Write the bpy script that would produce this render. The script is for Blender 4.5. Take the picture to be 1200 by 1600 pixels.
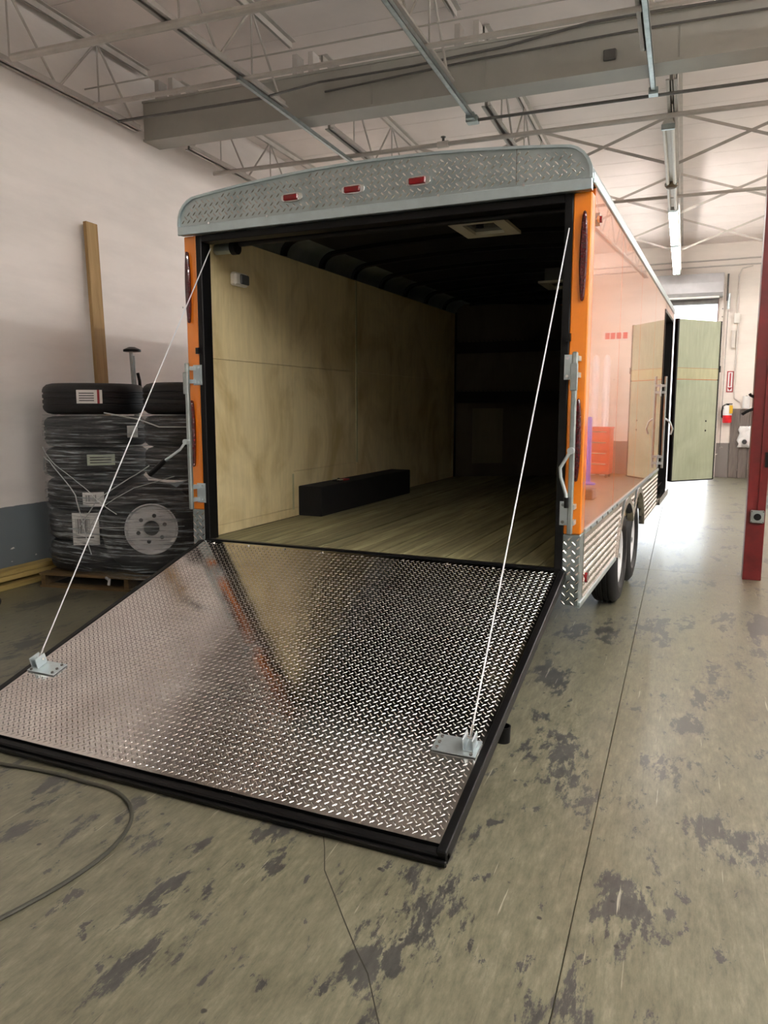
import bpy, bmesh, math, random
from mathutils import Vector, Matrix

random.seed(7)
scene = bpy.context.scene
for o in list(bpy.data.objects):
    bpy.data.objects.remove(o)
C = scene.collection
PI = math.pi

# ------------------------------------------------------------------ camera
cam_data = bpy.data.cameras.new('camera')
cam = bpy.data.objects.new('camera', cam_data)
C.objects.link(cam)
cam.location = (2.0, -4.146, 1.517)
cam.rotation_euler = (PI / 2 - 0.137, 0, 0.4243)
cam_data.sensor_fit = 'VERTICAL'
cam_data.sensor_height = 36.0
cam_data.lens = 1191.0 / 1600.0 * 36.0
cam_data.clip_start = 0.05
cam_data.clip_end = 200
scene.camera = cam

# ------------------------------------------------------------------ world, exposure
BA = math.radians(3.0)            # the building stands 3 degrees off the trailer's axis
world = bpy.data.worlds.new('overcast_sky')
scene.world = world
world.use_nodes = True
bg = world.node_tree.nodes['Background']
bg.inputs[0].default_value = (0.90, 0.96, 1.0, 1)
bg.inputs[1].default_value = 2.6
TUBE_POWER = 42.0

def portal(name, bx, by, z, sx, sz, rx, rz):
    l = bpy.data.lights.new(name, 'AREA')
    l.shape = 'RECTANGLE'; l.size = sx; l.size_y = sz
    l.cycles.is_portal = True
    o = bpy.data.objects.new(name, l); C.objects.link(o)
    c, s = math.cos(BA), math.sin(BA)
    o.location = (bx * c - by * s, bx * s + by * c, z)
    o.rotation_euler = (rx, 0, rz + BA)
portal('daylight_back_door', 0.55, 13.9, 1.9, 3.6, 3.75, -PI / 2, 0)

scene.view_settings.view_transform = 'Standard'
scene.view_settings.look = 'None'
scene.view_settings.gamma = 1.0
scene.view_settings.use_curve_mapping = False
scene.view_settings.exposure = 0.84
scene.cycles.use_denoising = True
scene.cycles.max_bounces = 6
scene.cycles.diffuse_bounces = 4
scene.cycles.glossy_bounces = 4
scene.cycles.transmission_bounces = 2
scene.cycles.transparent_max_bounces = 8
scene.cycles.sample_clamp_indirect = 8.0

# ------------------------------------------------------------------ materials
def srgb(r, g, b):
    f = lambda c: (c / 12.92 if c <= 0.04045 else ((c + 0.055) / 1.055) ** 2.4)
    return (f(r / 255), f(g / 255), f(b / 255), 1)

class NT:
    def __init__(self, name):
        self.m = bpy.data.materials.new(name); self.m.use_nodes = True
        self.t = self.m.node_tree; self.p = self.t.nodes['Principled BSDF']
    def n(self, kind, **kw):
        nd = self.t.nodes.new(kind)
        for k, v in kw.items():
            if k.startswith('i_'): nd.inputs[k[2:].replace('_', ' ')].default_value = v
            else: setattr(nd, k, v)
        return nd
    def l(self, a, b): self.t.links.new(a, b)
    def coord(self, scale=(1, 1, 1), rot=(0, 0, 0), loc=(0, 0, 0)):
        tc = self.n('ShaderNodeTexCoord'); mp = self.n('ShaderNodeMapping')
        mp.inputs['Scale'].default_value = scale; mp.inputs['Rotation'].default_value = rot
        mp.inputs['Location'].default_value = loc
        self.l(tc.outputs['Object'], mp.inputs['Vector']); return mp.outputs[0]
    def noise(self, vec, scale, detail=6, rough=0.6, dist=0.0):
        nd = self.n('ShaderNodeTexNoise'); nd.inputs['Scale'].default_value = scale
        nd.inputs['Detail'].default_value = detail; nd.inputs['Roughness'].default_value = rough
        nd.inputs['Distortion'].default_value = dist
        if vec is not None: self.l(vec, nd.inputs['Vector'])
        return nd.outputs['Fac']
    def ramp(self, fac, stops, interp='LINEAR'):
        nd = self.n('ShaderNodeValToRGB'); cr = nd.color_ramp; cr.interpolation = interp
        while len(cr.elements) < len(stops): cr.elements.new(0.5)
        for e, (pos, col) in zip(cr.elements, stops):
            e.position = pos; e.color = col if len(col) == 4 else (*col, 1)
        self.l(fac, nd.inputs[0]); return nd.outputs[0]
    def mix(self, fac, a, b, mode='MIX'):
        nd = self.n('ShaderNodeMix', data_type='RGBA', blend_type=mode)
        def put(sock, v):
            if hasattr(v, 'links') or hasattr(v, 'is_linked'): self.l(v, sock)
            else: sock.default_value = v
        if isinstance(fac, (int, float)): nd.inputs[0].default_value = fac
        else: self.l(fac, nd.inputs[0])
        put(nd.inputs[6], a); put(nd.inputs[7], b); return nd.outputs[2]
    def bump(self, h, strength=0.2, dist=0.01):
        nd = self.n('ShaderNodeBump'); nd.inputs['Strength'].default_value = strength
        nd.inputs['Distance'].default_value = dist; self.l(h, nd.inputs['Height'])
        self.l(nd.outputs[0], self.p.inputs['Normal'])
    def base(self, v):
        if hasattr(v, 'links') or hasattr(v, 'is_linked'): self.l(v, self.p.inputs['Base Color'])
        else: self.p.inputs['Base Color'].default_value = v

def g(v): return (v, v, v, 1)

def simple(name, col, rough=0.5, metal=0.0, var=0.12, scale=8.0, bump=0.0, coat=0.0, spec=None, stretch=(1, 1, 1)):
    t = NT(name)
    v = t.coord(stretch)
    f = t.noise(v, scale)
    lo = tuple(max(0, c * (1 - var)) for c in col[:3]) + (1,)
    hi = tuple(min(1, c * (1 + var)) for c in col[:3]) + (1,)
    t.base(t.ramp(f, [(0.3, lo), (0.7, hi)]))
    t.p.inputs['Roughness'].default_value = rough
    t.p.inputs['Metallic'].default_value = metal
    if coat:
        t.p.inputs['Coat Weight'].default_value = coat
        t.p.inputs['Coat Roughness'].default_value = 0.03
    if spec is not None: t.p.inputs['Specular IOR Level'].default_value = spec
    if bump: t.bump(f, bump, 0.004)
    return t.m

M = {}
M['black'] = simple('black_paint', srgb(12, 12, 13), 0.42, var=0.2, bump=0.05, spec=0.25)
M['blackmat'] = simple('black_carpet', srgb(12, 12, 13), 0.85, var=0.25, scale=40)
M['liner'] = simple('dark_roof_liner', srgb(22, 24, 30), 0.7, var=0.15)
M['galv'] = simple('galvanised_steel', srgb(168, 178, 178), 0.38, 0.85, var=0.18, scale=14, bump=0.05)
M['zinc'] = simple('zinc_plate', srgb(200, 212, 216), 0.36, 0.7, var=0.08, scale=20)
M['chrome'] = simple('chrome', srgb(225, 228, 230), 0.08, 1.0, var=0.03)
M['alu_trim'] = simple('aluminium_trim', srgb(186, 202, 206), 0.32, 0.75, var=0.07, scale=12)
M['steel_paint'] = simple('white_painted_steel', srgb(188, 182, 175), 0.55, var=0.12, scale=5)
M['beam_paint'] = simple('grey_painted_beam', srgb(170, 168, 160), 0.5, var=0.08, scale=2.5)
M['rubber'] = simple('tyre_rubber', srgb(22, 22, 24), 0.62, var=0.2, scale=30, bump=0.05)
M['white_rim'] = simple('white_wheel_rim', srgb(222, 224, 226), 0.35, var=0.05)
M['redlens'] = simple('red_lens', srgb(120, 8, 16), 0.12, var=0.3, scale=60, coat=0.6)
M['redlens_dark'] = simple('dark_red_lens', srgb(70, 6, 10), 0.12, var=0.3, scale=60, coat=0.6)
M['white_plastic'] = simple('white_plastic', srgb(225, 222, 214), 0.4, var=0.05)
M['cream_plastic'] = simple('cream_plastic', srgb(205, 200, 180), 0.45, var=0.06)
M['smoke'] = simple('smoked_acrylic', srgb(95, 98, 100), 0.2, var=0.1)
M['cable'] = simple('steel_cable', srgb(232, 236, 240), 0.35, 0.15, var=0.05, scale=200)
M['cord'] = simple('grey_rubber_cord', srgb(62, 62, 54), 0.55, var=0.15)
M['red_paint'] = simple('worn_red_paint', srgb(98, 18, 20), 0.42, var=0.3, scale=7, bump=0.06)
M['fire_red'] = simple('fire_red', srgb(205, 30, 40), 0.3, var=0.08)
M['yellow'] = simple('yellow_tag', srgb(225, 180, 40), 0.5, var=0.08)
M['paper'] = simple('white_paper', srgb(230, 230, 228), 0.7, var=0.05)
M['dark_print'] = simple('dark_print', srgb(50, 52, 54), 0.7, var=0.1)
M['red_print'] = simple('red_print', srgb(165, 40, 48), 0.6, var=0.1)
M['green_print'] = simple('pale_green_print', srgb(188, 200, 180), 0.6, var=0.06)
M['grey_wood'] = simple('weathered_grey_board', srgb(112, 104, 98), 0.75, var=0.25, scale=6, stretch=(6, 6, 0.6), bump=0.1)
M['conduit'] = simple('painted_conduit', srgb(205, 198, 190), 0.5, var=0.06)
M['dark_pipe'] = simple('dark_steel_pipe', srgb(104, 102, 99), 0.5, 0.3, var=0.2, scale=10)
M['hood'] = simple('door_hood_grey', srgb(178, 178, 180), 0.4, 0.2, var=0.06)
M['machine_red'] = simple('machine_orange_red', srgb(200, 62, 40), 0.4, var=0.12)
M['drum_white'] = simple('white_cylinder_paint', srgb(235, 235, 238), 0.35, var=0.05)
M['blue'] = simple('blue_plastic', srgb(70, 90, 215), 0.4, var=0.08)
M['asphalt'] = simple('pale_concrete_yard', srgb(190, 190, 186), 0.8, var=0.1, scale=2)
M['brass'] = simple('brown_cap', srgb(120, 100, 78), 0.6, var=0.15)

def m_orange():
    t = NT('orange_gloss_paint')
    t.base(srgb(208, 106, 26)); t.p.inputs['Roughness'].default_value = 0.22
    t.p.inputs['Coat Weight'].default_value = 1.0; t.p.inputs['Coat Roughness'].default_value = 0.02
    t.p.inputs['Coat IOR'].default_value = 1.9
    v = t.coord((1, 2.6, 0.55)); f = t.noise(v, 1.6, 2, 0.4); t.bump(f, 0.05, 0.02)
    return t.m
M['orange'] = m_orange()
M['orange_post'] = simple('orange_post_paint', srgb(232, 130, 20), 0.3, var=0.05, coat=0.8)

def m_plate():
    t = NT('polished_tread_plate')
    v = t.coord(); f = t.noise(v, 3.0, 5)
    t.base(t.ramp(f, [(0.3, srgb(196, 190, 186)), (0.7, srgb(226, 222, 218))]))
    t.p.inputs['Metallic'].default_value = 1.0
    f2 = t.noise(v, 9, 6)
    r = t.ramp(f2, [(0.35, g(0.09)), (0.75, g(0.2))]); t.l(r, t.p.inputs['Roughness'])
    f3 = t.noise(v, 5, 2); t.bump(f3, 0.06, 0.02)
    return t.m
M['plate'] = m_plate()
def m_plate_dull():
    t = NT('dull_tread_plate')
    v = t.coord(); f = t.noise(v, 4.0, 5)
    t.base(t.ramp(f, [(0.3, srgb(150, 164, 166)), (0.7, srgb(184, 196, 198))]))
    t.p.inputs['Metallic'].default_value = 0.85; t.p.inputs['Roughness'].default_value = 0.34
    return t.m
M['plate_dull'] = m_plate_dull()
M['lug'] = simple('bright_lug', srgb(214, 212, 209), 0.22, 1.0, var=0.03)

def m_ply(name, a, b, rough=0.6, zs=0.5):
    t = NT(name)
    v = t.coord((1.0, 1.0, zs))
    f = t.noise(v, 1.7, 4, 0.55, 1.2)
    f2 = t.noise(t.coord((2, 2, 0.25)), 16, 4)
    c1 = t.ramp(f, [(0.28, b), (0.5, a), (0.72, tuple(min(1, x * 1.12) for x in a[:3]) + (1,))])
    c2 = t.ramp(f2, [(0.3, g(0.86)), (0.7, g(1.0))])
    t.base(t.mix(1.0, c1, c2, 'MULTIPLY')); t.p.inputs['Roughness'].default_value = rough
    return t.m
M['ply'] = m_ply('birch_plywood', srgb(228, 212, 166), srgb(198, 176, 124), zs=0.8)
M['ply_pale'] = m_ply('pale_green_plywood', srgb(170, 176, 150), srgb(154, 160, 132), zs=0.8)

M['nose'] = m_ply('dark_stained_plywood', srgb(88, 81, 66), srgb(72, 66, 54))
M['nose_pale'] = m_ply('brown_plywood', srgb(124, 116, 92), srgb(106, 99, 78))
M['ply_band'] = m_ply('olive_plywood_band', srgb(184, 180, 142), srgb(168, 164, 126), zs=0.8)

def m_wood(name, a, b, axis, knot=False, rnd=0.25):
    t = NT(name)
    st = [14, 14, 14]; st[axis] = 0.7
    v = t.coord(tuple(st))
    oi = t.n('ShaderNodeObjectInfo')
    vm = t.n('ShaderNodeVectorMath', operation='ADD'); t.l(v, vm.inputs[0])
    sc = t.n('ShaderNodeMath', operation='MULTIPLY'); sc.inputs[1].default_value = 37.0
    t.l(oi.outputs['Random'], sc.inputs[0]); t.l(sc.outputs[0], vm.inputs[1])
    f = t.noise(vm.outputs[0], 1.6, 6, 0.65, 0.8)
    c1 = t.ramp(f, [(0.3, b), (0.65, a)])
    tint = t.ramp(oi.outputs['Random'], [(0, g(1 - rnd)), (1, g(1.0))])
    t.base(t.mix(1.0, c1, tint, 'MULTIPLY')); t.p.inputs['Roughness'].default_value = 0.7
    t.bump(f, 0.15, 0.003)
    return t.m
M['plank'] = m_wood('treated_floor_plank', srgb(172, 166, 126), srgb(104, 98, 68), 1, rnd=0.4)
M['post'] = m_wood('pine_post', srgb(176, 146, 98), srgb(146, 116, 72), 2, rnd=0.05)
M['lumber'] = m_wood('pale_lumber', srgb(198, 176, 110), srgb(160, 136, 76), 1, rnd=0.15)
M['pallet'] = m_wood('pallet_wood', srgb(120, 98, 62), srgb(84, 66, 40), 0)

def m_floor():
    t = NT('worn_concrete_floor')
    v = t.coord()
    f = t.noise(v, 1.1, 8, 0.65)
    base = t.ramp(f, [(0.3, srgb(94, 91, 74)), (0.5, srgb(112, 109, 90)), (0.72, srgb(130, 127, 107))])
    vd = t.coord((2.6, 0.75, 1), (0, 0, math.radians(-8)))
    fine = t.noise(vd, 9.0, 9, 0.75)
    base = t.mix(0.62, base, t.ramp(fine, [(0.34, srgb(70, 69, 58)), (0.45, srgb(102, 100, 83)), (0.54, srgb(117, 115, 96)), (0.7, srgb(148, 146, 126))]), 'MIX')
    grain = t.noise(t.coord((3.5, 0.5, 1), (0, 0, math.radians(-16))), 26.0, 6, 0.7)
    base = t.mix(0.5, base, t.ramp(grain, [(0.32, g(0.55)), (0.55, g(1.0))]), 'MULTIPLY')
    # ragged dark patches where the coating has worn through
    def ragged(vec, scale, amt):
        n0 = t.noise(vec, scale, 9, 0.68, 0.25)
        a0 = t.n('ShaderNodeMath', operation='MULTIPLY_ADD'); t.l(fine, a0.inputs[0]); a0.inputs[1].default_value = amt; t.l(n0, a0.inputs[2])
        return a0.outputs[0]
    p1 = ragged(t.coord((2.2, 0.9, 1), (0, 0, math.radians(-12)), (3.1, 0.7, 0)), 1.5, -0.35)
    m1 = t.ramp(p1, [(0.385, g(0)), (0.415, g(1))])
    p2 = ragged(t.coord((1.8, 1, 1), (0, 0, 0.3), (9, 4, 0)), 6.0, -0.35)
    m2 = t.ramp(p2, [(0.44, g(0)), (0.465, g(1))])
    mm = t.mix(1.0, m1, m2, 'LIGHTEN')
    dark = t.ramp(fine, [(0.3, srgb(54, 54, 53)), (0.7, srgb(86, 85, 80))])
    base = t.mix(mm, base, dark)
    # small dark spots
    sp = t.n('ShaderNodeTexVoronoi'); sp.inputs['Scale'].default_value = 7.0; t.l(v, sp.inputs['Vector'])
    spn = t.noise(v, 30, 3)
    ad = t.n('ShaderNodeMath', operation='MULTIPLY_ADD'); t.l(spn, ad.inputs[0]); ad.inputs[1].default_value = 0.12
    t.l(sp.outputs['Distance'], ad.inputs[2])
    ms = t.ramp(ad.outputs[0], [(0.10, g(1)), (0.125, g(0))])
    base = t.mix(ms, base, srgb(52, 51, 48))
    # long thin scratches
    vs = t.coord((26, 0.9, 1), (0, 0, math.radians(24)))
    s1 = t.noise(vs, 2.2, 3, 0.6)
    m3 = t.ramp(s1, [(0.68, g(0)), (0.72, g(0.5))])
    base = t.mix(m3, base, srgb(190, 186, 168))
    vs2 = t.coord((22, 0.9, 1), (0, 0, math.radians(-38)), (5, 2, 0))
    s2 = t.noise(vs2, 2.0, 3, 0.6)
    m4 = t.ramp(s2, [(0.69, g(0)), (0.72, g(0.6))])
    base = t.mix(m4, base, srgb(66, 64, 58))
    t.base(base)
    r = t.ramp(fine, [(0.3, g(0.30)), (0.7, g(0.46))])
    t.l(r, t.p.inputs['Roughness'])
    t.p.inputs['Coat Weight'].default_value = 0.25; t.p.inputs['Coat Roughness'].default_value = 0.22
    h = t.mix(0.5, fine, mm); t.bump(h, 0.25, 0.003)
    return t.m
M['floor'] = m_floor()
M['joint_dark'] = simple('floor_crack', srgb(58, 56, 48), 0.9)
M['joint'] = simple('floor_joint', srgb(122, 117, 98), 0.9)

def m_wall(name, white, grey, zsplit):
    t = NT(name)
    v = t.coord()
    f = t.noise(v, 0.7, 6, 0.6); f2 = t.noise(t.coord((1, 1, 5)), 0.8, 6, 0.6)
    w = tuple(c * 0.9 for c in white[:3]) + (1,)
    c1 = t.ramp(f, [(0.3, w), (0.65, white)])
    c1 = t.mix(0.35, c1, t.ramp(f2, [(0.32, tuple(c * 0.72 for c in white[:3]) + (1,)), (0.6, white)]))
    vo = t.n('ShaderNodeTexVoronoi'); vo.inputs['Scale'].default_value = 2.4; t.l(v, vo.inputs['Vector'])
    c1 = t.mix(t.ramp(vo.outputs['Distance'], [(0.022, g(0.8)), (0.03, g(0))]), c1, srgb(110, 104, 98))
    gc = t.ramp(f, [(0.3, tuple(c * 0.82 for c in grey[:3]) + (1,)), (0.65, grey)])
    chip = t.noise(t.coord((1, 1, 2.5)), 7, 4)
    gc = t.mix(t.ramp(chip, [(0.70, g(0)), (0.72, g(0.8))]), gc, white)
    tc = t.n('ShaderNodeTexCoord'); sx = t.n('ShaderNodeSeparateXYZ'); t.l(tc.outputs['Object'], sx.inputs[0])
    wob = t.noise(v, 4, 3)
    ad = t.n('ShaderNodeMath', operation='MULTIPLY_ADD'); t.l(wob, ad.inputs[0]); ad.inputs[1].default_value = 0.03
    t.l(sx.outputs['Z'], ad.inputs[2])
    gt = t.n('ShaderNodeMath', operation='GREATER_THAN'); t.l(ad.outputs[0], gt.inputs[0]); gt.inputs[1].default_value = zsplit
    t.base(t.mix(gt.outputs[0], gc, c1)); t.p.inputs['Roughness'].default_value = 0.55
    t.bump(f2, 0.08, 0.01)
    return t.m
M['wall'] = m_wall('white_wall_grey_dado', srgb(242, 236, 231), srgb(112, 121, 126), 0.68)
M['wall_back'] = m_wall('white_block_wall', srgb(238, 230, 221), srgb(128, 122, 118), 0.76)
M['deck'] = simple('white_ceiling_board', srgb(238, 228, 223), 0.6, var=0.06, scale=1.5)

def m_emit(name, col, strength):
    t = NT(name)
    t.p.inputs['Base Color'].default_value = (1, 1, 1, 1)
    t.p.inputs['Emission Color'].default_value = col
    t.p.inputs['Emission Strength'].default_value = strength
    return t.m
M['tube'] = m_emit('lit_fluorescent_tube', (1.0, 0.955, 0.915, 1), TUBE_POWER)

def m_film():
    t = NT('stretch_film')
    v = t.coord((1.5, 1.5, 34))
    f = t.noise(v, 1.6, 7, 0.7, 0.4)
    v2 = t.coord((1, 1, 1.0)); f2 = t.noise(v2, 3.2, 4)
    a = t.ramp(f, [(0.47, g(0.0)), (0.62, g(0.7))])
    b = t.ramp(f2, [(0.35, g(0.35)), (0.65, g(1.0))])
    al = t.mix(1.0, a, b, 'MULTIPLY')
    ad = t.n('ShaderNodeMath', operation='ADD'); t.l(al, ad.inputs[0]); ad.inputs[1].default_value = 0.035
    t.l(ad.outputs[0], t.p.inputs['Alpha'])
    t.p.inputs['Base Color'].default_value = srgb(205, 214, 220)
    t.p.inputs['Roughness'].default_value = 0.22
    t.p.inputs['Coat Weight'].default_value = 1.0; t.p.inputs['Coat Roughness'].default_value = 0.08
    t.bump(f, 0.9, 0.02)
    return t.m
M['film'] = m_film()
M['strand'] = simple('twisted_film', srgb(190, 194, 194), 0.3, var=0.1)

# ------------------------------------------------------------------ mesh helpers
def V(*a): return Vector(a)

class MB:
    def __init__(self): self.v = []; self.f = []
    def add(self, vs, fs):
        o = len(self.v); self.v += [tuple(x) for x in vs]; self.f += [tuple(i + o for i in f) for f in fs]; return self
    def box(self, x0, x1, y0, y1, z0, z1, mat=None):
        vs = [V(x, y, z) for x in (x0, x1) for y in (y0, y1) for z in (z0, z1)]
        if mat is not None: vs = [mat @ p for p in vs]
        return self.add(vs, [(0, 1, 3, 2), (4, 6, 7, 5), (0, 4, 5, 1), (2, 3, 7, 6), (0, 2, 6, 4), (1, 5, 7, 3)])
    def bar(self, a, b, w, h, up=(0, 0, 1)):
        a = Vector(a); b = Vector(b); d = (b - a); L = d.length; d.normalize()
        s = d.cross(Vector(up))
        if s.length < 1e-5: s = d.cross(V(1, 0, 0))
        s.normalize(); u = s.cross(d)
        m = Matrix((s, d, u)).transposed().to_4x4(); m.translation = a
        return self.box(-w / 2, w / 2, 0, L, -h / 2, h / 2, m)
    def cyl(self, a, b, r, n=12, r2=None):
        a = Vector(a); b = Vector(b); r2 = r if r2 is None else r2
        d = (b - a).normalized(); s = d.cross(V(0, 0, 1))
        if s.length < 1e-4: s = d.cross(V(1, 0, 0))
        s.normalize(); u = d.cross(s)
        A = [a + (s * math.cos(2 * PI * i / n) + u * math.sin(2 * PI * i / n)) * r for i in range(n)]
        B = [b + (s * math.cos(2 * PI * i / n) + u * math.sin(2 * PI * i / n)) * r2 for i in range(n)]
        fs = [(i, (i + 1) % n, n + (i + 1) % n, n + i) for i in range(n)]
        fs += [tuple(range(n - 1, -1, -1)), tuple(range(n, 2 * n))]
        return self.add(A + B, fs)
    def tube(self, pts, r, n=8):
        pts = [Vector(p) for p in pts]; k = len(pts); vs = []; prev = None
        for i, p in enumerate(pts):
            d = (pts[min(i + 1, k - 1)] - pts[max(i - 1, 0)]).normalized()
            s = d.cross(V(0, 0, 1)) if prev is None else prev - d * prev.dot(d)
            if s.length < 1e-4: s = d.cross(V(1, 0, 0))
            s.normalize(); prev = s; u = d.cross(s)
            rr = r[i] if isinstance(r, (list, tuple)) else r
            vs += [p + (s * math.cos(2 * PI * j / n) + u * math.sin(2 * PI * j / n)) * rr for j in range(n)]
        fs = [(i * n + j, i * n + (j + 1) % n, (i + 1) * n + (j + 1) % n, (i + 1) * n + j) for i in range(k - 1) for j in range(n)]
        fs += [tuple(range(n - 1, -1, -1)), tuple(range((k - 1) * n, k * n))]
        return self.add(vs, fs)
    def prism(self, poly, axis, a0, a1):
        n = len(poly)
        def P(p, a):
            if axis == 'x': return (a, p[0], p[1])
            if axis == 'y': return (p[0], a, p[1])
            return (p[0], p[1], a)
        vs = [P(p, a0) for p in poly] + [P(p, a1) for p in poly]
        fs = [(i, (i + 1) % n, n + (i + 1) % n, n + i) for i in range(n)] + [tuple(range(n - 1, -1, -1)), tuple(range(n, 2 * n))]
        return self.add(vs, fs)
    def lathe(self, prof, n=32, mat=None, close=True):
        # prof: list of (r, h) rings about local z
        k = len(prof); vs = []
        for r, h in prof:
            for j in range(n):
                p = V(r * math.cos(2 * PI * j / n), r * math.sin(2 * PI * j / n), h)
                vs.append(mat @ p if mat is not None else p)
        fs = [(i * n + j, i * n + (j + 1) % n, (i + 1) * n + (j + 1) % n, (i + 1) * n + j) for i in range(k - 1) for j in range(n)]
        if close == 'ring':
            fs += [((k - 1) * n + j, (k - 1) * n + (j + 1) % n, (j + 1) % n, j) for j in range(n)]
        elif close:
            fs += [tuple(range(n - 1, -1, -1)), tuple(range((k - 1) * n, k * n))]
        return self.add(vs, fs)
    def shell(self, prof, axis, a0, a1, th):
        # open profile polyline extruded along axis with thickness th (towards -normal)
        k = len(prof); inn = []
        for i in range(k):
            p0 = Vector(prof[max(i - 1, 0)]); p1 = Vector(prof[min(i + 1, k - 1)])
            d = (p1 - p0).normalized(); inn.append((prof[i][0] - d.y * -th * -1, prof[i][1] - d.x * th * 1) if False else (prof[i][0] + d.y * th, prof[i][1] - d.x * th))
        return self.prism(list(prof) + inn[::-1], axis, a0, a1)
    def mesh(self, name, mat, smooth=False, bevel=0.0, angle=35):
        me = bpy.data.meshes.new(name); me.from_pydata(self.v, [], self.f); me.validate()
        bm = bmesh.new(); bm.from_mesh(me)
        bmesh.ops.recalc_face_normals(bm, faces=bm.faces)
        if bevel:
            es = [e for e in bm.edges if len(e.link_faces) == 2 and e.calc_face_angle(0) > 0.6]
            bmesh.ops.bevel(bm, geom=es, offset=bevel, segments=1, affect='EDGES', profile=0.5, clamp_overlap=True)
        if smooth:
            for f in bm.faces: f.smooth = True
            for e in bm.edges:
                if len(e.link_faces) == 2 and e.calc_face_angle(0) > math.radians(angle): e.smooth = False
        bm.to_mesh(me); bm.free()
        if mat is not None: me.materials.append(M[mat])
        return me
    def build(self, name, mat, parent=None, smooth=False, bevel=0.0, loc=None, rotz=None, angle=35):
        return link(name, self.mesh(name, mat, smooth, bevel, angle), parent, loc, rotz)

def link(name, me, parent=None, loc=None, rotz=None):
    o = bpy.data.objects.new(name, me); C.objects.link(o)
    if parent is not None: o.parent = parent
    if loc is not None: o.location = loc
    if rotz is not None: o.rotation_euler = (0, 0, rotz)
    return o

def tag(o, label=None, cat=None, group=None, kind=None):
    if label: o['label'] = label
    if cat: o['category'] = cat
    if group: o['group'] = group
    if kind: o['kind'] = kind
    return o

def empty(name, label, cat, loc=(0, 0, 0), rotz=0.0, group=None):
    o = bpy.data.objects.new(name, None); C.objects.link(o)
    o.location = loc; o.rotation_euler = (0, 0, rotz); o.empty_display_size = 0.1
    return tag(o, label, cat, group)

def W2(bx, by, z=0.0):
    c, s = math.cos(BA), math.sin(BA)
    return V(bx * c - by * s, bx * s + by * c, z)

def struct(name, mb, mat, **kw):
    o = mb.build(name, mat, rotz=BA, **kw); o['kind'] = 'structure'; return o

def lugs(org, du, dv, nu, nv, pitch, inside=None, length=0.030, width=0.0085, height=0.0028, off=0):
    """raised checker lugs on the plane org + i*du + j*dv"""
    mb = MB(); org = Vector(org); du = Vector(du).normalized(); dv = Vector(dv).normalized(); nn = du.cross(dv)
    for j in range(nv):
        for i in range(nu):
            a = (2 * i + 0.5 + (j % 2)) * pitch; b = (j + 0.5) * pitch
            if inside and not inside(a, b): continue
            ang = PI / 4 if (j + off) % 2 else -PI / 4
            d = du * math.cos(ang) + dv * math.sin(ang); s = nn.cross(d)
            c = org + du * a + dv * b; L = length / 2; w = width / 2
            base = [c + d * L, c + d * (L * .45) + s * w, c - d * (L * .45) + s * w, c - d * L, c - d * (L * .45) - s * w, c + d * (L * .45) - s * w]
            top = [c + d * (L * .5) + nn * height, c - d * (L * .5) + nn * height]
            mb.add(base + top, [(0, 1, 6), (1, 2, 7, 6), (2, 3, 7), (3, 4, 7), (4, 5, 6, 7), (5, 0, 6)])
    return mb

# ------------------------------------------------------------------ the building
ZC = 4.92                     # underside of the ceiling boards
BXL, BXR, BYF, BYB = -3.60, 8.0, -8.0, 13.8
# floor: dark bed with slabs laid on it, open joints between
floor = struct('floor', MB().box(BXL - 0.2, BXR + 0.2, BYF - 0.2, BYB + 0.2, -0.12, -0.012), 'joint')
xs = [BXL - 0.2, 1.545, BXR + 0.2]; ys = [BYF - 0.2, -6.2, 3.22, BYB + 0.2]
for i in range(2):
    for j in range(3):
        MB().box(xs[i] + 0.0022, xs[i + 1] - 0.0022, ys[j] + 0.0022, ys[j + 1] - 0.0022, -0.012, 0.0).build('slab', 'floor', floor)
ck = [(0.72, -1.86), (0.80, -1.99), (0.86, -2.10), (0.95, -2.20), (1.02, -2.28), (1.12, -2.39), (1.19, -2.46), (1.28, -2.59), (1.36, -2.70)]
mbk = MB()
for (xa, ya), (xb, yb_) in zip(ck[:-1], ck[1:]):
    mbk.bar((xa * math.cos(BA) + ya * math.sin(BA), -xa * math.sin(BA) + ya * math.cos(BA), 0.0002), (xb * math.cos(BA) + yb_ * math.sin(BA), -xb * math.sin(BA) + yb_ * math.cos(BA), 0.0002), 0.0035, 0.001)
mbk.build('crack', 'joint_dark', floor)
struct('trim_1', MB().box(-12, 24, BYB + 0.2, 40, -0.15, -0.05), 'asphalt').name = 'floor_yard'

struct('wall_left', MB().box(BXL - 0.2, BXL, BYF, BYB, -0.1, 5.3), 'wall')
# back wall with the open roll-up doorway
DX0, DX1, DZ = -1.25, 2.34, 3.77
struct('wall_back', MB().box(BXL - 0.2, DX0, BYB, BYB + 0.2, -0.1, 5.3).box(DX1, BXR + 0.2, BYB, BYB + 0.2, -0.1, 5.3)
       .box(DX0, DX1, BYB, BYB + 0.2, DZ, 5.3), 'wall_back')
struct('wall_right', MB().box(BXR, BXR + 0.2, BYF, BYB, -0.1, 5.3), 'wall')
struct('wall_front', MB().box(BXL - 0.2, BXR + 0.2, BYF - 0.2, BYF, -0.1, 5.3), 'wall')
ceil = struct('ceiling', MB().box(BXL - 0.2, BXR + 0.2, BYF - 0.2, BYB + 0.2, ZC + 0.03, ZC + 0.2), 'deck')
yy = BYF
bw = 0.62
while yy < BYB - 0.01:
    y1 = min(yy + bw, BYB)
    MB().box(BXL, BXR, yy + 0.004, y1 - 0.004, ZC, ZC + 0.03).build('ceiling_board', 'deck', ceil)
    yy = y1

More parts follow.
